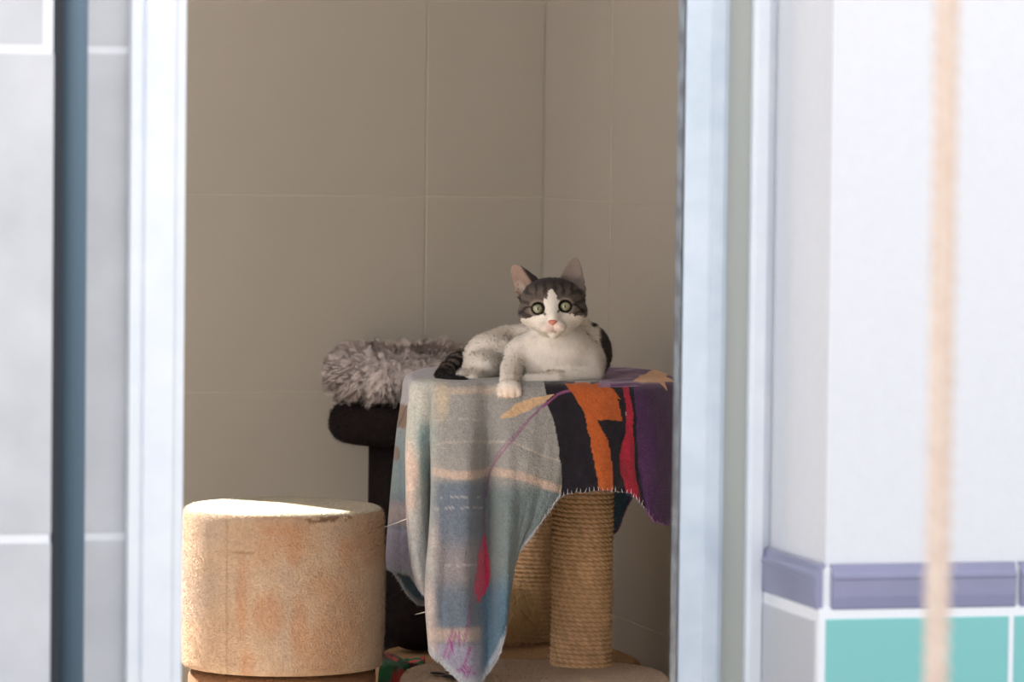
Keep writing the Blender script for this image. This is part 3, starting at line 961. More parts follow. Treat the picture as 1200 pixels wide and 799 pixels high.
# inner side of the profile must face outward: bottom to top, counter-clockwise
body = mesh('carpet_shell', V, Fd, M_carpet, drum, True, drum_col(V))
n = 85000
P, Nn, _, _, _ = scatter(V, Fd, n, lambda q, n_: ((q[:, 2] > zbot + .001) & (((CAM - q) @ F0 * 0 + (-(q - dc) @ F0) > -.06) | (q[:, 2] > ztop - .02))).astype(float))
out = P - np.array([dc[0], dc[1], 0]); out[:, 2] = 0
topm = P[:, 2] > ztop - .003
Nr = np.where(topm[:, None], UP[None], Nn * np.sign((Nn * out).sum(1) + (Nn[:, 2] > .5) * 1e-3)[:, None])
D = 1.4 * Nr + .7 * rng.normal(size=(n, 3)); D += Nr * np.maximum(0, -(D * Nr).sum(1) + .25)[:, None]
cl = fbm(P * 220, 71)
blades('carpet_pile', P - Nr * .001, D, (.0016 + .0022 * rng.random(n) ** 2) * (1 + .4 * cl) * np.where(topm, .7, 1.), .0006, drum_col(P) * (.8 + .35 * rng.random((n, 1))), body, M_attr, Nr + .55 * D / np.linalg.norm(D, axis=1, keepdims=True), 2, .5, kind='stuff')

# brown cushion under the drum
cush = slab('brown_pet_cushion', 334, 0, .124, .122, 0, zbot - .0005, FD, None, mat('brown_corduroy', L3(120, 84, 56), .9, noise=(60, L3(92, 62, 40), .3), bump=(300, .6, .004)), None, .02, 2.0)
tag(cush, 'flat brown cushion lying under the beige carpet drum', 'cushion')

# floral cloth on the floor between drum and table base
nx, ny = 90, 70
gx, gy = np.meshgrid(np.linspace(0, 1, nx), np.linspace(0, 1, ny), indexing='ij')
pxs = 442 + gx * 62; dds = -5 + gx * 98 + gy * (165 - gx * 65)
FB = FC
hh = .088 + .010 * np.sin(gx * 5 + gy * 2) * np.sin(gy * 3.1) + .01 * fbm(np.stack([gx * 4, gy * 4, gx * 0], -1).reshape(-1, 3), 80).reshape(nx, ny)
edge = np.minimum(np.minimum(gx, 1 - gx), np.minimum(gy, 1 - gy))
hh = hh * ss(edge, 0, .10) + .003
base_p = FB.w(np.stack([pxs, pxs * 0 + 400, dds], -1).reshape(-1, 3))
base_p[:, 2] = hh.reshape(-1)
C = np.tile(lin((96, 26, 34)), (len(base_p), 1))
P2 = np.stack([gx * 5.5 + .3, gy * 5, gx * 0], -1).reshape(-1, 3)
nz1 = vnoise(P2 * 1.2, 90); nz2 = vnoise(P2 * 1.3 + 5, 92)
C = mixc(C, lin((36, 112, 66)), ss(nz1, -.05, .1)); C = mixc(C, lin((226, 70, 66)), ss(nz2, .05, .2)); C = mixc(C, lin((230, 120, 110)), ss(nz2, .5, .65))
fo = mesh('floral_cloth', base_p, grid_faces(nx, ny), M_fleece, None, True, C)
tag(fo, 'dark red and green flowered cloth crumpled on the floor beside the drum', 'cloth')
sm_ = fo.modifiers.new('thickness', 'SOLIDIFY'); sm_.thickness = .002; sm_.offset = -1

# ------------------------------------------------------------------ dark cat tree with shaggy bed at the back
FBd = Frame(6.40)
tw = empty('black_plush_tower', FBd.w([(478, 400, 0)])[0] * [1, 1, 0])
tag(tw, 'black plush pedestal with a thick round top against the tiled back wall', 'cat tree')
zt2 = float(at(478, 470, 6.40)[2])
slab('round_top', 478, 0, 92 * FBd.s, 92 * FBd.s, zt2 - 50 * FBd.s, zt2, FBd, tw, M_black, (.010, .007, .007), .03, 2., 9000, fl=.004)
slab('pedestal', 486, 0, 53 * FBd.s, 50 * FBd.s, .04, zt2 - 49 * FBd.s, FBd, tw, M_black, None, .003, 2.4)
slab('foot', 486, 0, 62 * FBd.s, 62 * FBd.s, 0, .042, FBd, tw, M_black, None, .012, 2.4)
bed = empty('shaggy_pet_bed', (tw.location.x, tw.location.y, zt2))
tag(bed, 'round mauve grey shaggy fur bed on top of the black plush pedestal', 'pet bed')
nu2, nv2 = 96, 40
t2 = np.linspace(0, 2 * math.pi, nu2, endpoint=False); v2 = np.linspace(-math.pi / 2 + .02, math.pi / 2 - .02, nv2)
tt, vv2 = np.meshgrid(t2, v2, indexing='ij')
bc_ = FBd.w([(476, 400, 0)])[0]
ra, rz_ = 80 * FBd.s, 31 * FBd.s
rr = ra * np.cos(vv2) ** .55
zc_ = zt2 + rz_ + .003
zz = zc_ + rz_ * np.sign(np.sin(vv2)) * np.abs(np.sin(vv2)) ** .8
dent = np.exp(-(rr / (ra * .5)) ** 2) * (vv2 > 0) * rz_ * .5
zz = zz - dent
V = np.stack([bc_[0] + rr * np.cos(tt), bc_[1] + rr * np.sin(tt), zz], -1).reshape(-1, 3)
bedc = lin((206, 194, 190))
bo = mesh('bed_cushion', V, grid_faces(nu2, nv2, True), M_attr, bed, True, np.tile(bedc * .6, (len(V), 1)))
# tufts
nt = 3400; per = 15
P, Nn, _, _, _ = scatter(V, grid_faces(nu2, nv2, True), nt, lambda q, n_: (.35 + (q[:, 2] > zc_ - rz_ * .6)) * ((-(q - bc_) @ F0 > -.08) | (q[:, 2] > zc_)))
ctr = np.array([bc_[0], bc_[1], zc_])
o_ = P - ctr; sg = np.sign((Nn * o_).sum(1)); Nn = Nn * sg[:, None]
rad = P - ctr; rad[:, 2] = 0; rad /= np.linalg.norm(rad, axis=1, keepdims=True)
Dt = Nn * .55 + rad * .6 + np.array([0, 0, -.15]) + .30 * rng.normal(size=(nt, 3))
swirl = np.stack([fbm(P * 22 + k_ * 7, 100 + k_) for k_ in range(3)], -1)
Dt += swirl * .8
lt = 17 * FBd.s * (.7 + .6 * rng.random(nt))
ri = np.repeat(np.arange(nt), per)
Pn = P[ri] + rng.normal(size=(nt * per, 3)) * .0022
Tip = P[ri] + Dt[ri] / np.linalg.norm(Dt[ri], axis=1, keepdims=True) * lt[ri][:, None] + rng.normal(size=(nt * per, 3)) * .0012
Dd = Tip - Pn
tc_ = bedc[None] * (.75 + .45 * rng.random((nt, 1)))
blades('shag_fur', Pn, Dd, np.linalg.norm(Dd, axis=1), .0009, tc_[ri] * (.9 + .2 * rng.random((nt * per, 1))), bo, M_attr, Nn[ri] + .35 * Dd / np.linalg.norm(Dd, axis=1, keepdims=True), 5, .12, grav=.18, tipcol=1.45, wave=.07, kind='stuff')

# small black rounded lump behind the table
nu3, nv3 = 64, 32
t3 = np.linspace(0, 2 * math.pi, nu3, endpoint=False); v3 = np.linspace(-math.pi / 2 + .01, math.pi / 2 - .01, nv3)
tt, vv3 = np.meshgrid(t3, v3, indexing='ij')
cb = FC.w([(500, 400, 372)])[0]
V = np.stack([.07 * np.cos(vv3) ** .7 * np.cos(tt), .05 * np.cos(vv3) ** .7 * np.sin(tt), .033 * np.sin(vv3)], -1).reshape(-1, 3)
V *= (1 + .08 * fbm(V * 18, 44))[:, None]
V += np.array([cb[0], cb[1], 0]); V[:, 2] -= V[:, 2].min()
V[:, 2] *= 1.35
# tucked under the pedestal side, on the tan base's rear rim
co = mesh('black_rounded_lump', V + np.array([0, 0, ZB2 + .003]), grid_faces(nu3, nv3, True), M_black, None, True)
tag(co, 'small black rounded lump resting on the tan base between drum and blanket', 'cushion')

# ------------------------------------------------------------------ the cat


def sd_ell(P, c, r, R=None):
    q = P - np.array(c, np.float32)
    if R is not None: q = q @ R
    r = np.array(r, np.float32)
    k0 = np.sqrt(((q / r) ** 2).sum(-1)); k1 = np.sqrt(((q / (r * r)) ** 2).sum(-1)) + 1e-9
    return k0 * (k0 - 1) / k1


def sd_cap(P, a, b_, ra, rb_):
    a = np.array(a, np.float32); b_ = np.array(b_, np.float32)
    ab = b_ - a
    h = np.clip(((P - a) @ ab) / (ab @ ab), 0, 1)
    return np.sqrt(((P - a - h[..., None] * ab) ** 2).sum(-1)) - (ra + (rb_ - ra) * h)


def smin(a, b_, k):
    h = np.clip(.5 + .5 * (b_ - a) / k, 0, 1)
    return b_ * (1 - h) + a * h - k * h * (1 - h)


def sd_ear(P, c, W, H, n, cup, th):
    c, W, H, n = (np.array(v, np.float32) for v in (c, W, H, n))
    n = n / np.linalg.norm(n)
    A = np.linalg.inv(np.stack([W, H, n], 1)).astype(np.float32)
    q = (P - c) @ A.T
    a, b_, cc = q[..., 0], q[..., 1], q[..., 2]
    bb = np.clip(b_, 0, 1)
    hw = np.sqrt(np.maximum(1 - bb ** 1.35, 0)) * (1 - .22 * bb) + 1e-3
    c0 = -cup * (1 - (a) ** 2) * (1 - .5 * bb)
    w = np.linalg.norm(W); h = np.linalg.norm(H)
    d = np.maximum((np.abs(a) - hw) * w * .8, np.maximum((b_ - 1) * h, (-b_ - .25) * h))
    return np.maximum(d, np.abs(cc - c0) - th) * .8


STEP = 1.2
gx_ = np.arange(500, 728, STEP, dtype=np.float32); gy_ = np.arange(296, 474, STEP, dtype=np.float32); gz_ = np.arange(-142, 122, STEP * 1.15, dtype=np.float32)
GX, GY, GZ = np.meshgrid(gx_, gy_, gz_, indexing='ij')
GP = np.stack([GX, GY, GZ], -1)
Vd = np.full(GX.shape, 50., np.float32)
del GX, GY, GZ


def add(fn, lo, hi, k):
    """blend primitive into the field inside its bounds"""
    i0 = [max(0, int((lo[j] - k - 6 - g[0]) / (g[1] - g[0]))) for j, g in enumerate((gx_, gy_, gz_))]
    i1 = [min(len(g), int((hi[j] + k + 6 - g[0]) / (g[1] - g[0])) + 2) for j, g in enumerate((gx_, gy_, gz_))]
    sl = tuple(slice(a, b2) for a, b2 in zip(i0, i1))
    Vd[sl] = smin(Vd[sl], fn(GP[sl]), k)


def ell(c, r, k=10, R=None):
    m_ = max(r) if R is not None else None
    rr_ = [m_] * 3 if m_ else r
    add(lambda P: sd_ell(P, c, r, R), [c[i] - rr_[i] for i in range(3)], [c[i] + rr_[i] for i in range(3)], k)


def cap(a, b_, ra, rb_, k=8):
    add(lambda P: sd_cap(P, a, b_, ra, rb_), [min(a[i], b_[i]) - max(ra, rb_) for i in range(3)], [max(a[i], b_[i]) + max(ra, rb_) for i in range(3)], k)


# trunk: chest towards us, spine curling back and to the left, haunch at the left
cap((654, 414, -52), (672, 412, 0), 33, 36, 1)
cap((672, 412, 0), (650, 411, 50), 36, 36, 14)
cap((650, 411, 50), (600, 414, 62), 36, 33, 14)
ell((580, 420, 40), (37, 31, 44), 12)
ell((684, 413, 10), (32, 33, 46), 10)
ell((655, 418, -58), (44, 29, 34), 12)
ell((654, 434, -60), (46, 13, 28), 10)
ell((690, 424, -45), (18, 23, 32), 10)
ell((617, 416, -50), (22, 26, 28), 10)
# thigh and hind foot
ell((567, 430, 0), (24, 19, 44), 9)
cap((560, 439, -35), (541, 441.5, -66), 8, 7, 7)
cap((566, 441, -30), (556, 444, -72), 9, 6.5, 7)
# neck and bib
cap((652, 408, -56), (649, 380, -56), 32, 25, 14)
ell((650, 402, -70), (31, 20, 20), 10)
# extended foreleg with paw over the edge
cap((607, 414, -62), (600, 432, -88), 15, 11, 8)
cap((600, 432, -88), (597, 446, -118), 11.5, 10.5, 6)
ell((597, 453.5, -129), (14, 10.5, 12.5), 4)
for i, tx in enumerate((587.2, 593.6, 600.8, 607)):
    ell((tx, 457.6 + (i in (1, 2)) * .8, -137 + abs(i - 1.5) * 2), (4.4, 5.6, 5.8), 1.8)
# folded foreleg lying across
cap((694, 438, -66), (650, 443.5, -94), 11, 9, 6)
cap((650, 443.5, -94), (618, 444.5, -100), 9, 7.5, 5)
# tail
tl = [(556, 414, 74, 7.6), (545, 415, 62, 8), (533, 423, 36, 8), (524, 433, 2, 8), (519.5, 440, -36, 8.2), (521, 444, -72, 8.2), (531, 446, -92, 7.6), (545, 446.5, -96, 5.6)]
for a, b_ in zip(tl[:-1], tl[1:]): cap(a[:3], b_[:3], a[3], b_[3], 4)
# skull
ell((647, 360, -80), (35.5, 30, 31), 6)
ell((646, 348, -80), (32, 18.5, 27), 8)
ell((624, 368, -84), (14.5, 12.5, 20), 8)
ell((670, 367, -84), (14.5, 12.5, 20), 8)
ell((647, 378, -92), (22, 15, 20), 7)
cap((646, 350, -104), (646.5, 374, -113.5), 7.5, 6.2, 7)
ell((640.5, 383.5, -110), (8.2, 6.4, 8), 3.5)
ell((653.5, 383, -110), (8.2, 6.4, 8), 3.5)
ell((647.5, 391, -106), (6.8, 5.2, 7.5), 3.5)
# brow ridges and eye lids
ell((630, 353.5, -102), (9, 4.5, 7), 5)
ell((661, 351.5, -102), (9, 4.5, 7), 5)


def carve(c, r, k):
    i0 = [max(0, int((c[j] - r - k - 3 - g[0]) / (g[1] - g[0]))) for j, g in enumerate((gx_, gy_, gz_))]
    i1 = [min(len(g), int((c[j] + r + k + 3 - g[0]) / (g[1] - g[0])) + 2) for j, g in enumerate((gx_, gy_, gz_))]
    sl = tuple(slice(a, b2) for a, b2 in zip(i0, i1))
    s2 = np.sqrt(((GP[sl] - np.array(c, np.float32)) ** 2).sum(-1)) - r
    Vd[sl] = -smin(-Vd[sl], s2, k)


EYES = [(629.8, 362.2, -104), (661.0, 359.6, -104.5)]
for e in EYES: carve((e[0], e[1], e[2] - 5), 6.9, 1.5)
carve((647.5, 388, -119), 1.7, 1.2)
# ears (cup-shaped shells)
EARS = [dict(c=(620.5, 341.5, -76), W=(13.2, -9.5, 5), H=(-21.5, -29.5, 2), n=(-.62, .1, -.78), cup=6., th=1.6),
        dict(c=(669, 338, -76), W=(-15.2, -7.0, 3), H=(5.5, -33.5, 2), n=(.12, .05, -1.), cup=6., th=1.6)]
for E_ in EARS:
    add(lambda P, E_=E_: sd_ear(P, **E_), (590, 298, -96), (700, 356, -52), 2.2)


def surface_nets(F_, gx, gy, gz):
    S_ = F_ < 0
    nx_, ny_, nz_ = F_.shape
    c8 = [S_[i:nx_ - 1 + i, j:ny_ - 1 + j, k:nz_ - 1 + k] for i in (0, 1) for j in (0, 1) for k in (0, 1)]
    cnt = sum(c.astype(np.int8) for c in c8)
    act = (cnt > 0) & (cnt < 8)
    ii, jj, kk = np.nonzero(act)
    idx = -np.ones(act.shape, np.int64); idx[ii, jj, kk] = np.arange(len(ii))
    acc = np.zeros((len(ii), 3)); num = np.zeros(len(ii))
    co = [(a, b2, c) for a in (0, 1) for b2 in (0, 1) for c in (0, 1)]
    for p in co:
        for ax in range(3):
            if p[ax]: continue
            q = list(p); q[ax] = 1
            a = F_[ii + p[0], jj + p[1], kk + p[2]]; b2 = F_[ii + q[0], jj + q[1], kk + q[2]]
            m_ = (a < 0) != (b2 < 0)
            t = np.where(m_, a / (a - b2 + 1e-12), 0)
            pt = np.tile(np.array(p, float), (len(ii), 1)); pt[:, ax] += t
            acc += pt * m_[:, None]; num += m_
    P = acc / num[:, None] + np.stack([ii, jj, kk], -1)
    V_ = np.stack([np.interp(P[:, 0], np.arange(nx_), gx), np.interp(P[:, 1], np.arange(ny_), gy), np.interp(P[:, 2], np.arange(nz_), gz)], -1)
    Fs = []
    for ax in range(3):
        sl0 = [slice(1, -1)] * 3; sl0[ax] = slice(0, -1); sl1 = list(sl0); sl1[ax] = slice(1, None)
        a = S_[tuple(sl0)]; b2 = S_[tuple(sl1)]
        ch = np.nonzero(a != b2)
        pos = [ch[0].copy(), ch[1].copy(), ch[2].copy()]
        for d_ in range(3):
            if d_ != ax: pos[d_] = pos[d_] + 1
        o1, o2 = [(1, 2), (2, 0), (0, 1)][ax]
        qs = []
        for (u_, w_) in ((0, 0), (1, 0), (1, 1), (0, 1)):
            p = [pos[0].copy(), pos[1].copy(), pos[2].copy()]
            p[o1] -= u_; p[o2] -= w_
            ok = idx[np.clip(p[0], 0, nx_ - 2), np.clip(p[1], 0, ny_ - 2), np.clip(p[2], 0, nz_ - 2)]
            qs.append(ok)
        q = np.stack(qs, -1)
        flip = ~a[ch]
        q[flip] = q[flip][:, ::-1]
        Fs.append(q[(q >= 0).all(1)])
    return V_, np.concatenate(Fs)


CV, CF = surface_nets(Vd, gx_, gy_, gz_)
# light smoothing
nb = np.zeros((len(CV), 3)); dg = np.zeros(len(CV))
for it in range(2):
    nb[:] = 0; dg[:] = 0
    for a in range(4):
        i, j = CF[:, a], CF[:, (a + 1) % 4]
        np.add.at(nb, i, CV[j]); np.add.at(dg, i, 1)
    CV = CV * .5 + .5 * nb / dg[:, None]


def grad(P):
    """outward normals from the field (local axes)"""
    gi = [np.clip((P[:, j] - g[0]) / (g[1] - g[0]), 1, len(g) - 2).astype(int) for j, g in enumerate((gx_, gy_, gz_))]
    i, j, k = gi
    g = np.stack([(Vd[i + 1, j, k] - Vd[i - 1, j, k]) / (gx_[1] - gx_[0]), (Vd[i, j + 1, k] - Vd[i, j - 1, k]) / (gy_[1] - gy_[0]), (Vd[i, j, k + 1] - Vd[i, j, k - 1]) / (gz_[1] - gz_[0])], -1)
    return g / (np.linalg.norm(g, axis=1, keepdims=True) + 1e-6)


def ear_ab(P, E_):
    c, W, H, n = (np.array(E_[k_], float) for k_ in ('c', 'W', 'H', 'n'))
    n = n / np.linalg.norm(n)
    q = (P - c) @ np.linalg.inv(np.stack([W, H, n], 1)).T
    a, b_, cc = q[:, 0], q[:, 1], q[:, 2]
    bb = np.clip(b_, 0, 1)
    c0 = -E_['cup'] * (1 - a ** 2) * (1 - .5 * bb)
    return a, b_, cc - c0


def cat_col(P, Nl):
    x, y, z = P[:, 0], P[:, 1], P[:, 2]
    jx = x + 1.6 * fbm(P * .35, 201); jy = y + 2.2 * fbm(P * .35, 205)
    white = lin((230, 221, 211)); C = np.tile(white, (len(P), 1))
    C = mixc(C, lin((214, 198, 184)), ss(fbm(P * .06, 210), .0, .5) * .15)
    dark = lin((66, 58, 56)); tab = lin((138, 122, 110)); blackc = lin((36, 32, 33))
    # tail: dark rings, black end
    tail = (x < 556) & ~((y > 433) & (x > 533) & (z < 0) & (z > -86)) & ((x < 542) | (z > 44) | (z < -84)) & ((x < 552) | (z < -84) | (y < 420))
    tail &= ~((x > 546) & (z < 50) & (z > -60))
    tp = -y * .7 + z * .55 + 1.5 * fbm(P * .2, 77)
    rings = ss(np.sin(tp * .42), -.2, .5)
    ct = mixc(np.tile(lin((124, 110, 102)), (len(P), 1)), blackc, rings)
    ct = mixc(ct, blackc, ss(-z, 44, 62))
    C = np.where(tail[:, None], ct, C)
    # dark saddle on the far flank
    C = mixc(C, dark, ss(jx, 700, 704) * (z > -34) * (1 - ss(jy, 438, 444)) * 1.)
    C = mixc(C, dark, (1 - ss(np.hypot(jx - 696, jy - 380), 2, 5)) * (z > -20))
    C = mixc(C, lin((120, 108, 102)), ((1 - ss(np.hypot((jx - 583) / 16, (jy - 447) / 8), .4, 1.)) * (z > -70) * .45))  # grey shadow under the belly, painted into the coat
    # head mask
    head = (y < 378) & (z < -40) & (x > 604) & (x < 690)
    bx = 645.6
    hw = np.interp(jy + 1.6 * np.sin(jx * 1.5), [338, 343, 349, 354, 361, 368, 371], [0, 3, 5, 8.5, 9.3, 9, 12])
    low = np.interp(jx, [604, 612, 619, 632, 640, 652, 662, 674, 684, 690], [376, 374, 373, 369, 367, 365, 367, 371, 372, 372])
    mk = head & (np.abs(jx - bx) > hw) & (jy < low)
    mk |= head & (jy < 341)
    mkf = mk.astype(float)
    st = ss(np.sin((jx - bx) * .62 + 1.3 * fbm(P * .12, 240)) + .6 * fbm(P * .5, 241), .0, .7) * (1 - ss(y, 343, 351))
    side = ss(np.sin(jy * .5 + np.abs(jx - bx) * .2 + 1.2 * fbm(P * .12, 243)), .1, .8) * ss(np.abs(x - bx), 18, 26)
    ch = np.tile(lin((101, 90, 83)), (len(P), 1))
    ch = mixc(ch, lin((60, 53, 51)), st * .95); ch = mixc(ch, lin((58, 51, 49)), side * .8)
    ch = mixc(ch, lin((52, 46, 46)), (1 - ss(y + 3 * fbm(P * .2, 245), 331, 345)) * .9)
    C = C * (1 - mkf)[:, None] + ch * mkf[:, None]
    fr = z < -88
    for e in EYES:
        r = np.hypot((x - e[0]) / 1.08, y - e[1])
        C = mixc(C, lin((150, 134, 118)), mkf * fr * (1 - ss(r, 8.6, 11)) * .6)
        C = mixc(C, lin((24, 20, 20)), fr * (1 - ss(r, 7.2, 8.4)))
    sgn = [(-1, 629.8, 362.2), (1, 661, 359.6)]
    for s_, ex, ey in sgn:
        dl = distline(x, y, [(ex + s_ * 7, ey - 2), (ex + s_ * 13, ey - 1), (ex + s_ * 20, ey + 6)])
        C = mixc(C, lin((36, 31, 30)), (z < -60) * (1 - ss(dl, .6, 1.7)) * .85)
        dl = distline(x, y, [(ex - s_ * 6, ey + 3), (ex - s_ * 8.5, ey + 7)])
        C = mixc(C, lin((60, 50, 46)), fr * (1 - ss(dl, .8, 1.8)) * .8)
    # mouth and chin
    C = mixc(C, lin((96, 62, 56)), (z < -104) * (1 - ss(distline(x, y, [(647, 383), (647.3, 387.5)]), .5, 1.4)) * .8)
    C = mixc(C, lin((120, 74, 66)), (z < -104) * (1 - ss(np.hypot((x - 648) / 3.2, (y - 388.3) / 1.6), .6, 1.3)))
    C = mixc(C, lin((232, 205, 195)), (z < -100) * (1 - ss(np.hypot((x - 647) / 13, (y - 383) / 8), .5, 1.2)) * .6)
    # ears
    for k_, E_ in enumerate(EARS):
        a, b_, cc = ear_ab(P, E_)
        on = (b_ > -.05) & (np.abs(a) < 1.25) & (np.abs(cc) < 3.5) & (y < 352)
        inner = on & (cc > -.2)
        outer = on & (cc <= -.2)
        C = mixc(C, lin((64, 57, 55)), outer * 1.)
        pk = lin((182, 154, 138)) if k_ == 0 else lin((144, 127, 119))
        C = mixc(C, pk, inner * ss(b_, .0, .12))
        C = mixc(C, lin((126, 108, 100)), inner * ss(np.abs(a) * 1.0 + b_ * .15, .78, .95) * (.2 if k_ == 0 else .55) * ss(b_, .1, .2))
        C = mixc(C, lin((58, 50, 48)), inner * ss(a - b_ * .25 , .12, .42) * (k_ == 0))
        C = mixc(C, lin((226, 212, 200)), inner * (1 - ss(np.abs(a + .45), .12, .3)) * (1 - ss(b_, .3, .6)) * (.6 if k_ == 0 else 0.))
    # pink toes
    C = mixc(C, lin((236, 208, 190)), (1 - ss(np.hypot((x - 597) / 15, (y - 458) / 8), .5, 1.1)) * .5)
    return C * (1 + .05 * fbm(P * .8, 230))[:, None]


CN = grad(CV)
cat = empty('cat', FC.w([(640, 445, 0)])[0])
cat.location.z = ZBL
tag(cat, 'white cat with grey tabby head patches lying on the printed fleece blanket', 'cat')
catb = mesh('body', FC.w(CV), CF, M_cat, cat, True, cat_col(CV, CN))
# short coat
n = 75000
P, Nn, _, _, _ = scatter(CV, CF, n, lambda q, n_: ((q[:, 2] < 60) & (q[:, 1] < 466)).astype(float) * (1 + 1.6 * (q[:, 1] < 395) * (q[:, 2] < -60)))
Nl = grad(P)
hd = (P[:, 1] < 398) & (P[:, 2] < -62) & (P[:, 0] > 606) & (P[:, 0] < 690)
flow = np.tile(np.array([-.35, .55, .3]), (n, 1))
noseP = np.array([646.5, 372, -120])
fh = P - noseP; fh /= np.linalg.norm(fh, axis=1, keepdims=True)
flow[hd] = fh[hd]
chest = (~hd) & (P[:, 0] > 596)
flow[chest] = np.stack([(P[chest, 0] - 652) * .012, np.full(chest.sum(), .9), np.full(chest.sum(), .1)], -1)
tl_ = P[:, 0] < 540
flow[tl_] = np.array([-.2, .5, -.6])
flow -= Nl * (flow * Nl).sum(1)[:, None]
D = flow * 1.0 + Nl * .42 + .20 * rng.normal(size=(n, 3))
ln_ = np.where(hd, 3.0, 3.6)
earm = (P[:, 1] < 342)
ln_ = np.where(hd & (P[:, 1] > 374), 3.4, ln_)
ln_ = np.where((P[:, 2] < -100) & hd, 1.9, ln_)
ln_ = np.where(earm & ((P[:, 0] < 616) | (P[:, 1] < 326)), 1.6, ln_)
ln_ = np.where((P[:, 1] > 430) & (P[:, 2] < -75), 3.2, ln_)
ln_ = ln_ * (.6 + .7 * rng.random(n))
keep = np.ones(n, bool)
for e in EYES: keep &= np.hypot(P[:, 0] - e[0], P[:, 1] - e[1]) > np.where(P[:, 2] < -90, 8.8, 0)
keep &= ~((np.hypot(P[:, 0] - 646.3, P[:, 1] - 378.5) < 6) & (P[:, 2] < -100))
P, Nl, D, ln_ = P[keep], Nl[keep], D[keep], ln_[keep]
cc = cat_col(P, Nl) * (.86 + .24 * rng.random((len(P), 1)))
Nw = FC.dirw(Nl)
blades('coat', FC.w(P - Nl * .1), FC.dirw(D), ln_ * FC.s, .0007, cc, catb, M_attr, Nw, 3, .18, kind='stuff')
# eyes
for e, look in zip(EYES, ((.0, .02), (.0, .02))):
    r = 7.1
    nu4, nv4 = 64, 40
    aa = np.linspace(0, 2 * math.pi, nu4, endpoint=False); bb = np.linspace(0.001, math.pi - .001, nv4)
    A, Bb = np.meshgrid(aa, bb, indexing='ij')
    L_ = np.stack([np.sin(Bb) * np.cos(A), np.sin(Bb) * np.sin(A) * .92, -np.cos(Bb)], -1).reshape(-1, 3)
    X_, Y_ = L_[:, 0], L_[:, 1]
    C = np.tile(lin((138, 134, 98)), (len(L_), 1))
    rr_ = np.hypot(X_, Y_)
    C = mixc(C, lin((122, 122, 92)), ss(rr_, .3, .7)); C = mixc(C, lin((30, 26, 24)), ss(rr_ + .16 * np.clip(-Y_, 0, 1), .72, .84))
    C = mixc(C, lin((14, 12, 12)), 1 - ss(np.hypot(X_ / .15, (Y_ - .02) / .30), .85, 1.1))
    C[L_[:, 2] > 0] = lin((30, 26, 24))
    me_ = mesh('eye', FC.w(L_ * r + np.array(e) + np.array([0, 0, 1.4])), grid_faces(nu4, nv4, True), M_eye, cat, True, C)
# nose pad
nu5, nv5 = 32, 16
A, Bb = np.meshgrid(np.linspace(0, 2 * math.pi, nu5, endpoint=False), np.linspace(.01, math.pi - .01, nv5), indexing='ij')
L_ = np.stack([np.sin(Bb) * np.cos(A), np.cos(Bb), np.sin(Bb) * np.sin(A)], -1).reshape(-1, 3)
wd = np.where(L_[:, 1] < 0, 1., np.maximum(.12, 1 - L_[:, 1] * .95))
L_ = L_ * np.array([5.2, 3.8, 3.2]); L_[:, 0] *= wd
nose = mesh('nose', FC.w(L_ + np.array([646.4, 378.2, -117.3])), grid_faces(nu5, nv5, True), M_nose, cat, True)
# whiskers
for sd in (-1, 1):
    for k_ in range(5):
        p0 = FC.w([(647 + sd * (9 + k_ % 2), 381 + k_ * 1.3, -114)])[0]
        pts = []
        for t in np.linspace(0, 1, 10):
            pts.append(FC.w([(647 + sd * (9 + t * (30 + 3 * k_)), 381 + k_ * 1.3 + t * (-6 + 4.5 * k_) + 6 * t * t, -114 + 22 * t)])[0])
        pts = np.array(pts); Vv = []
        for i_, p in enumerate(pts):
            rr_ = .00022 * (1 - .75 * i_ / 9)
            for a in range(5):
                an = a * 2 * math.pi / 5
                Vv.append(p + UU * rr_ * math.cos(an) + FW * rr_ * math.sin(an))
        Ff = []
        for i_ in range(9):
            for a in range(5): Ff.append((i_ * 5 + a, i_ * 5 + (a + 1) % 5, i_ * 5 + 5 + (a + 1) % 5, i_ * 5 + 5 + a))
        mesh('whisker', Vv, Ff, M_whisk, cat)

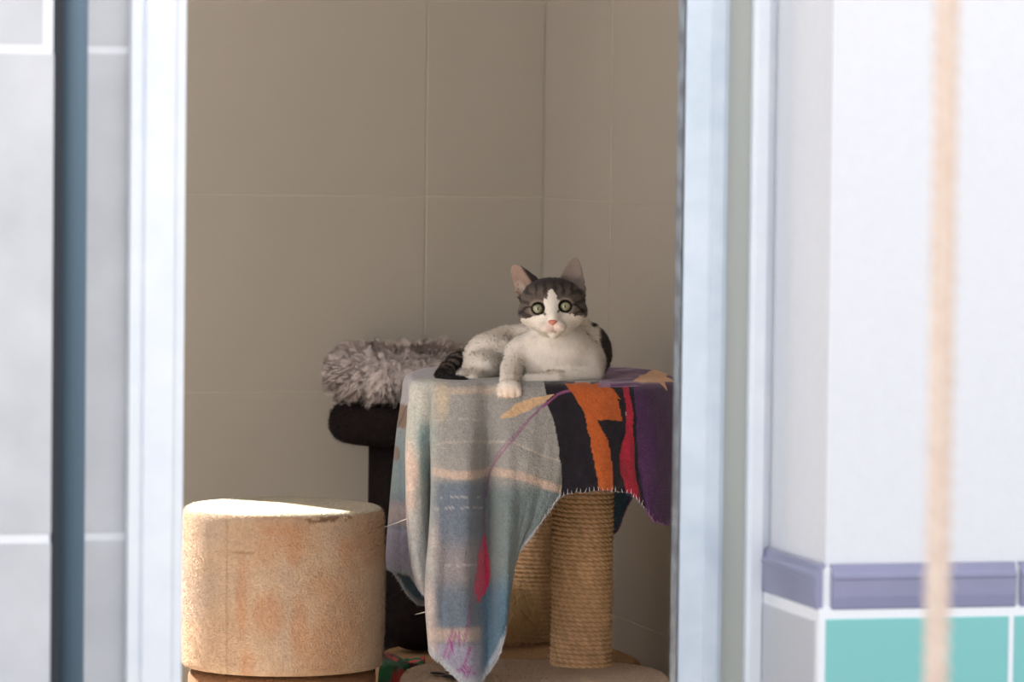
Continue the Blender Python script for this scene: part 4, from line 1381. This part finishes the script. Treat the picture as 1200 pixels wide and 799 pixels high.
# ------------------------------------------------------------------ rope hanging outside
rc = at(1103.5, 400, 2.9)
R_ = .0086
nu6 = 24; zs = np.linspace(0, 2.9, 700)
V = []; nst = 3
rope = None
Vr, Fr = [], []
for s_ in range(nst):
    ph = s_ * 2 * math.pi / nst
    an = zs / .042 * 2 * math.pi * -1 + ph
    c_ = np.stack([rc[0] + R_ * .52 * np.cos(an), rc[1] + R_ * .52 * np.sin(an), zs], -1)
    off = len(Vr) and sum(len(v) for v in Vr)
    A = np.linspace(0, 2 * math.pi, 14, endpoint=False)
    ring = c_[None] + (R_ * .56) * np.stack([np.cos(A), np.sin(A), 0 * A], -1)[:, None, :]
    Vr.append(ring.reshape(-1, 3)); Fr.append(grid_faces(14, len(zs), True) + off)
ro = mesh('hanging_rope', np.concatenate(Vr), np.concatenate(Fr), M_rope, None, True)
tag(ro, 'pale twisted rope hanging down in front of the white wall', 'rope')
n = 9000
a = rng.random(n) * 6.283; zz = rng.random(n) * 2.9
Nn = np.stack([np.cos(a), np.sin(a), 0 * a], -1)
blades('rope_fuzz', np.stack([rc[0] + R_ * .8 * np.cos(a), rc[1] + R_ * .8 * np.sin(a), zz], -1), Nn + rng.normal(size=(n, 3)) * .6, .003 + .004 * rng.random(n), .0005, np.tile(lin((232, 208, 190)), (n, 1)), ro, M_attr, Nn, 2, .5, kind='stuff')

# ------------------------------------------------------------------ light
W = bpy.data.worlds.new('sky'); SC.world = W; W.use_nodes = True
nt_ = W.node_tree; bg = nt_.nodes['Background']
tcw = nt_.nodes.new('ShaderNodeTexCoord'); sp = nt_.nodes.new('ShaderNodeSeparateXYZ'); rpw = nt_.nodes.new('ShaderNodeValToRGB')
nt_.links.new(tcw.outputs['Generated'], sp.inputs[0]); nt_.links.new(sp.outputs['Z'], rpw.inputs['Fac']); nt_.links.new(rpw.outputs['Color'], bg.inputs['Color'])
rpw.color_ramp.elements[0].color = (1., .985, .97, 1); rpw.color_ramp.elements[1].color = (.82, .89, 1., 1)
bg.inputs['Strength'].default_value = 1.5
az_l = math.radians(43); el = math.radians(37)
tos = (-math.cos(az_l) * R0 + math.sin(az_l) * F0) * math.cos(el) + UP * math.sin(el)
sd_ = bpy.data.lights.new('sun', 'SUN'); sun = bpy.data.objects.new('sun', sd_); COL.objects.link(sun)
sd_.energy = 30.; sd_.angle = .009; sd_.color = (1., .93, .84)
sun.rotation_euler = Vector(-tos).to_track_quat('-Z', 'Y').to_euler()
sun.location = (0, 8, 5)

SC.view_settings.view_transform = 'Standard'
SC.view_settings.look = 'None'
SC.view_settings.exposure = 0.
SC.view_settings.gamma = 1.
SC.view_settings.use_curve_mapping = False
